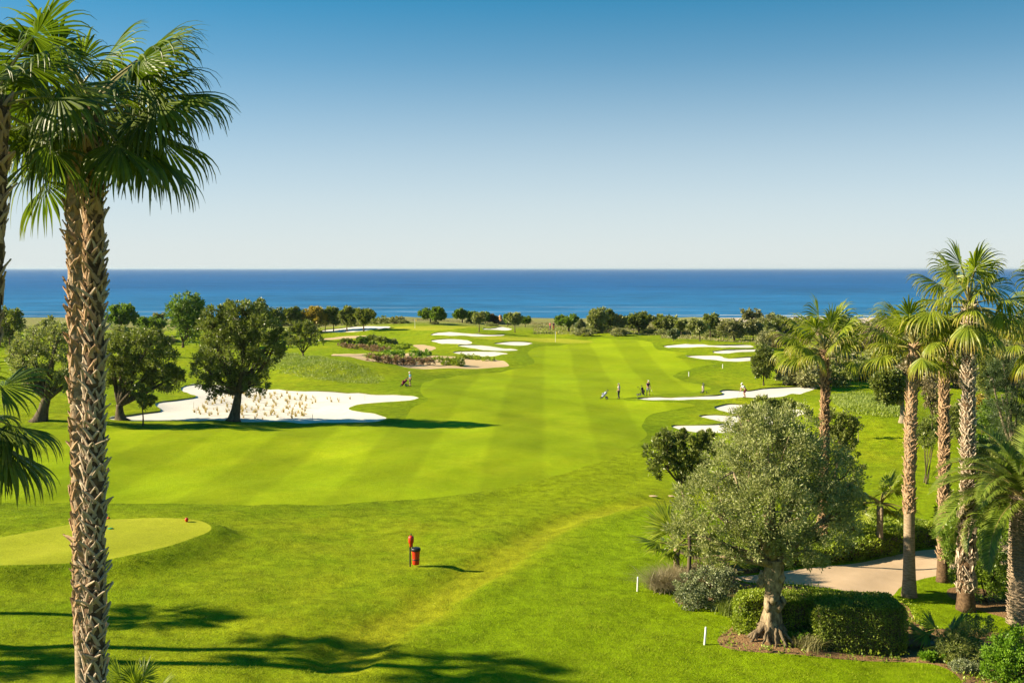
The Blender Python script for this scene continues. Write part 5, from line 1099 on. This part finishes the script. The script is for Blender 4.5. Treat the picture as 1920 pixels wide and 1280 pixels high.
def club(label, root, grip, head):
    m_ = Matrix.Translation(root.location) @ Matrix.Rotation(root.rotation_euler.z, 4, 'Z') @ Matrix.Scale(root.scale.x, 4); a, e = m_ @ Vector(grip), m_ @ Vector(head); t = thing('golf_club', label, 'golf club', a, 'golf clubs in hand'); d = np.array(e - a); u = d / np.linalg.norm(d)
    mb = MB(); add_tube(mb, [d * .28, d], [.010, .008], 6); mb.build('shaft', M['steel'], t, True)
    mb = MB(); add_tube(mb, [-u * .12, d * .28], [.017, .015], 8); mb.build('grip', M['black'], t, True)
    mb = MB(); add_box(mb, d + np.array([.05, 0, .0]), (.10, .035, .06)); mb.build('club_head', M['steel'], t)
r = person('golfer in white cap, pale pink shirt and dark trousers standing left on the fairway', 1160.5, 747, math.radians(-120), 'pinkwhite', 'navy', 'capwhite', hgt=1.72, stance=.07)
r = person('golfer in dark plum shirt and white shorts standing near the bunker tip', 1215, 741, math.radians(35), 'plum', 'cream', 'capwhite', True, .12, [[(-.27, -.06, 1.14), (-.09, -.33, .92)], [(.27, -.06, 1.14), (.05, -.34, .95)]], .2, 1.76)
club('golf club held low by the golfer in the plum shirt', r[0], (-.02, -.42, .88), (.30, -.75, .03))
r = person('golfer in white shirt and maroon shorts bending over in the bunker', 1396.5, 745.2, math.radians(-80), 'shirtwhite', 'maroon', 'capwhite', True, .62, [[(-.22, -.42, 1.02), (-.05, -.50, .76)], [(.22, -.42, 1.02), (.03, -.50, .80)]], .13, 1.76)
club('golf club swung by the golfer bending in the bunker', r[0], (0, -.56, .70), (.1, -.95, .03))
r = person('golfer in teal shirt and navy shorts with a wine red bag on the left', 769, 724, math.radians(-60), 'teal', 'navy', 'capwhite', True, .08, None, .09, 1.7, step=.12)
for lab, px, rr, c1, c2 in (('left one of two tiny walkers by the shore trees', 1031.5, 2.6, 'coral', 'plum'), ('right one of two tiny walkers by the shore trees', 1038, 3.4, 'plum', 'coral')):
    person(lab, px, 618.5, rr, c1, c2, 'hair', group='far walkers')
def trolley(label, px, py, rz, bag, dark, lean=.85):
    t = thing('golf_trolley', label, 'golf trolley', at(px, py), 'golf trolleys', rz); rng = np.random.default_rng(int(px)); d = np.array([math.cos(lean + .3), 0, math.sin(lean + .3)]); b0 = np.array([-.28, 0, .20])
    mb = MB(); add_tube(mb, [b0, b0 + d * .03, b0 + d * .35, b0 + d * .75, b0 + d * .80], [.10, .135, .13, .15, .15], 14); bg_ = mb.build('bag', M[bag], t, True)
    mb = MB(); add_tube(mb, [b0 + d * .76, b0 + d * .80], [.158, .158], 14); add_tube(mb, [b0 - d * .01, b0 + d * .07], [.14, .14], 14); mb.build('bag_collar', M[dark], bg_, True)
    n = np.array([-d[2], 0, d[0]]); mb = MB(); add_box(mb, b0 + d * .35 + n * .14, (.16, .20, .30)); mb.build('pocket', M[bag], bg_)
    for k in range(7):
        o = b0 + d * .8 + np.array([0, .02, 0]) * (k - 3) + n * rng.uniform(-.08, .08); e = o + d * rng.uniform(.14, .28); mb = MB(); add_tube(mb, [o, e], [.008, .008], 5); add_box(mb, e, (.05, .09, .06)); mb.build('club_head', M['steel' if k % 2 else 'black'], bg_)
    mb = MB(); add_tube(mb, [(-.36, 0, .14), (-.05, 0, .42), (.30, 0, .98), (.42, 0, 1.02)], [.02] * 4, 6); add_tube(mb, [(-.05, 0, .42), (.28, -.3, .17)], [.016] * 2, 6); add_tube(mb, [(-.05, 0, .42), (.28, .3, .17)], [.016] * 2, 6); mb.build('frame', M['black'], t, True)
    mb = MB(); add_tube(mb, [(.40, -.12, 1.02), (.46, 0, 1.03), (.40, .12, 1.02)], [.028, .034, .028], 8); mb.build('handle', M['black'], t, True)
    for c, r_ in (((.28, -.33, .15), .15), ((.28, .33, .15), .15), ((-.40, 0, .11), .10)):
        mb = MB(); a = np.arange(17) / 16 * 6.283; add_tube(mb, np.stack([np.cos(a) * (r_ - .03) + c[0], np.full(17, c[1]), np.sin(a) * (r_ - .03) + c[2]], 1), [.03] * 17, 6); w_ = mb.build('wheel', M['black'], t, True)
        mb = MB(); add_tube(mb, [(c[0], c[1] - .03, c[2]), (c[0], c[1] + .03, c[2])], [r_ * .62] * 2, 12); mb.build('rim', M['steel'], w_)
trolley('trolley with a white and blue bag leaning left of the pale golfer', 1133, 748, 0, 'bagblue', 'bagblack', .55)
trolley('black golf trolley between the two fairway golfers', 1202, 742, 2.6, 'bagblack', 'black', 1.05)
trolley('golf trolley with a tan bag standing above the bunker', 1319, 738, 1.2, 'bagtan', 'bagblack', 1.15)
trolley('trolley with a wine red bag beside the golfer on the left', 758, 724.5, .35, 'bagwine', 'bagblack', .5)
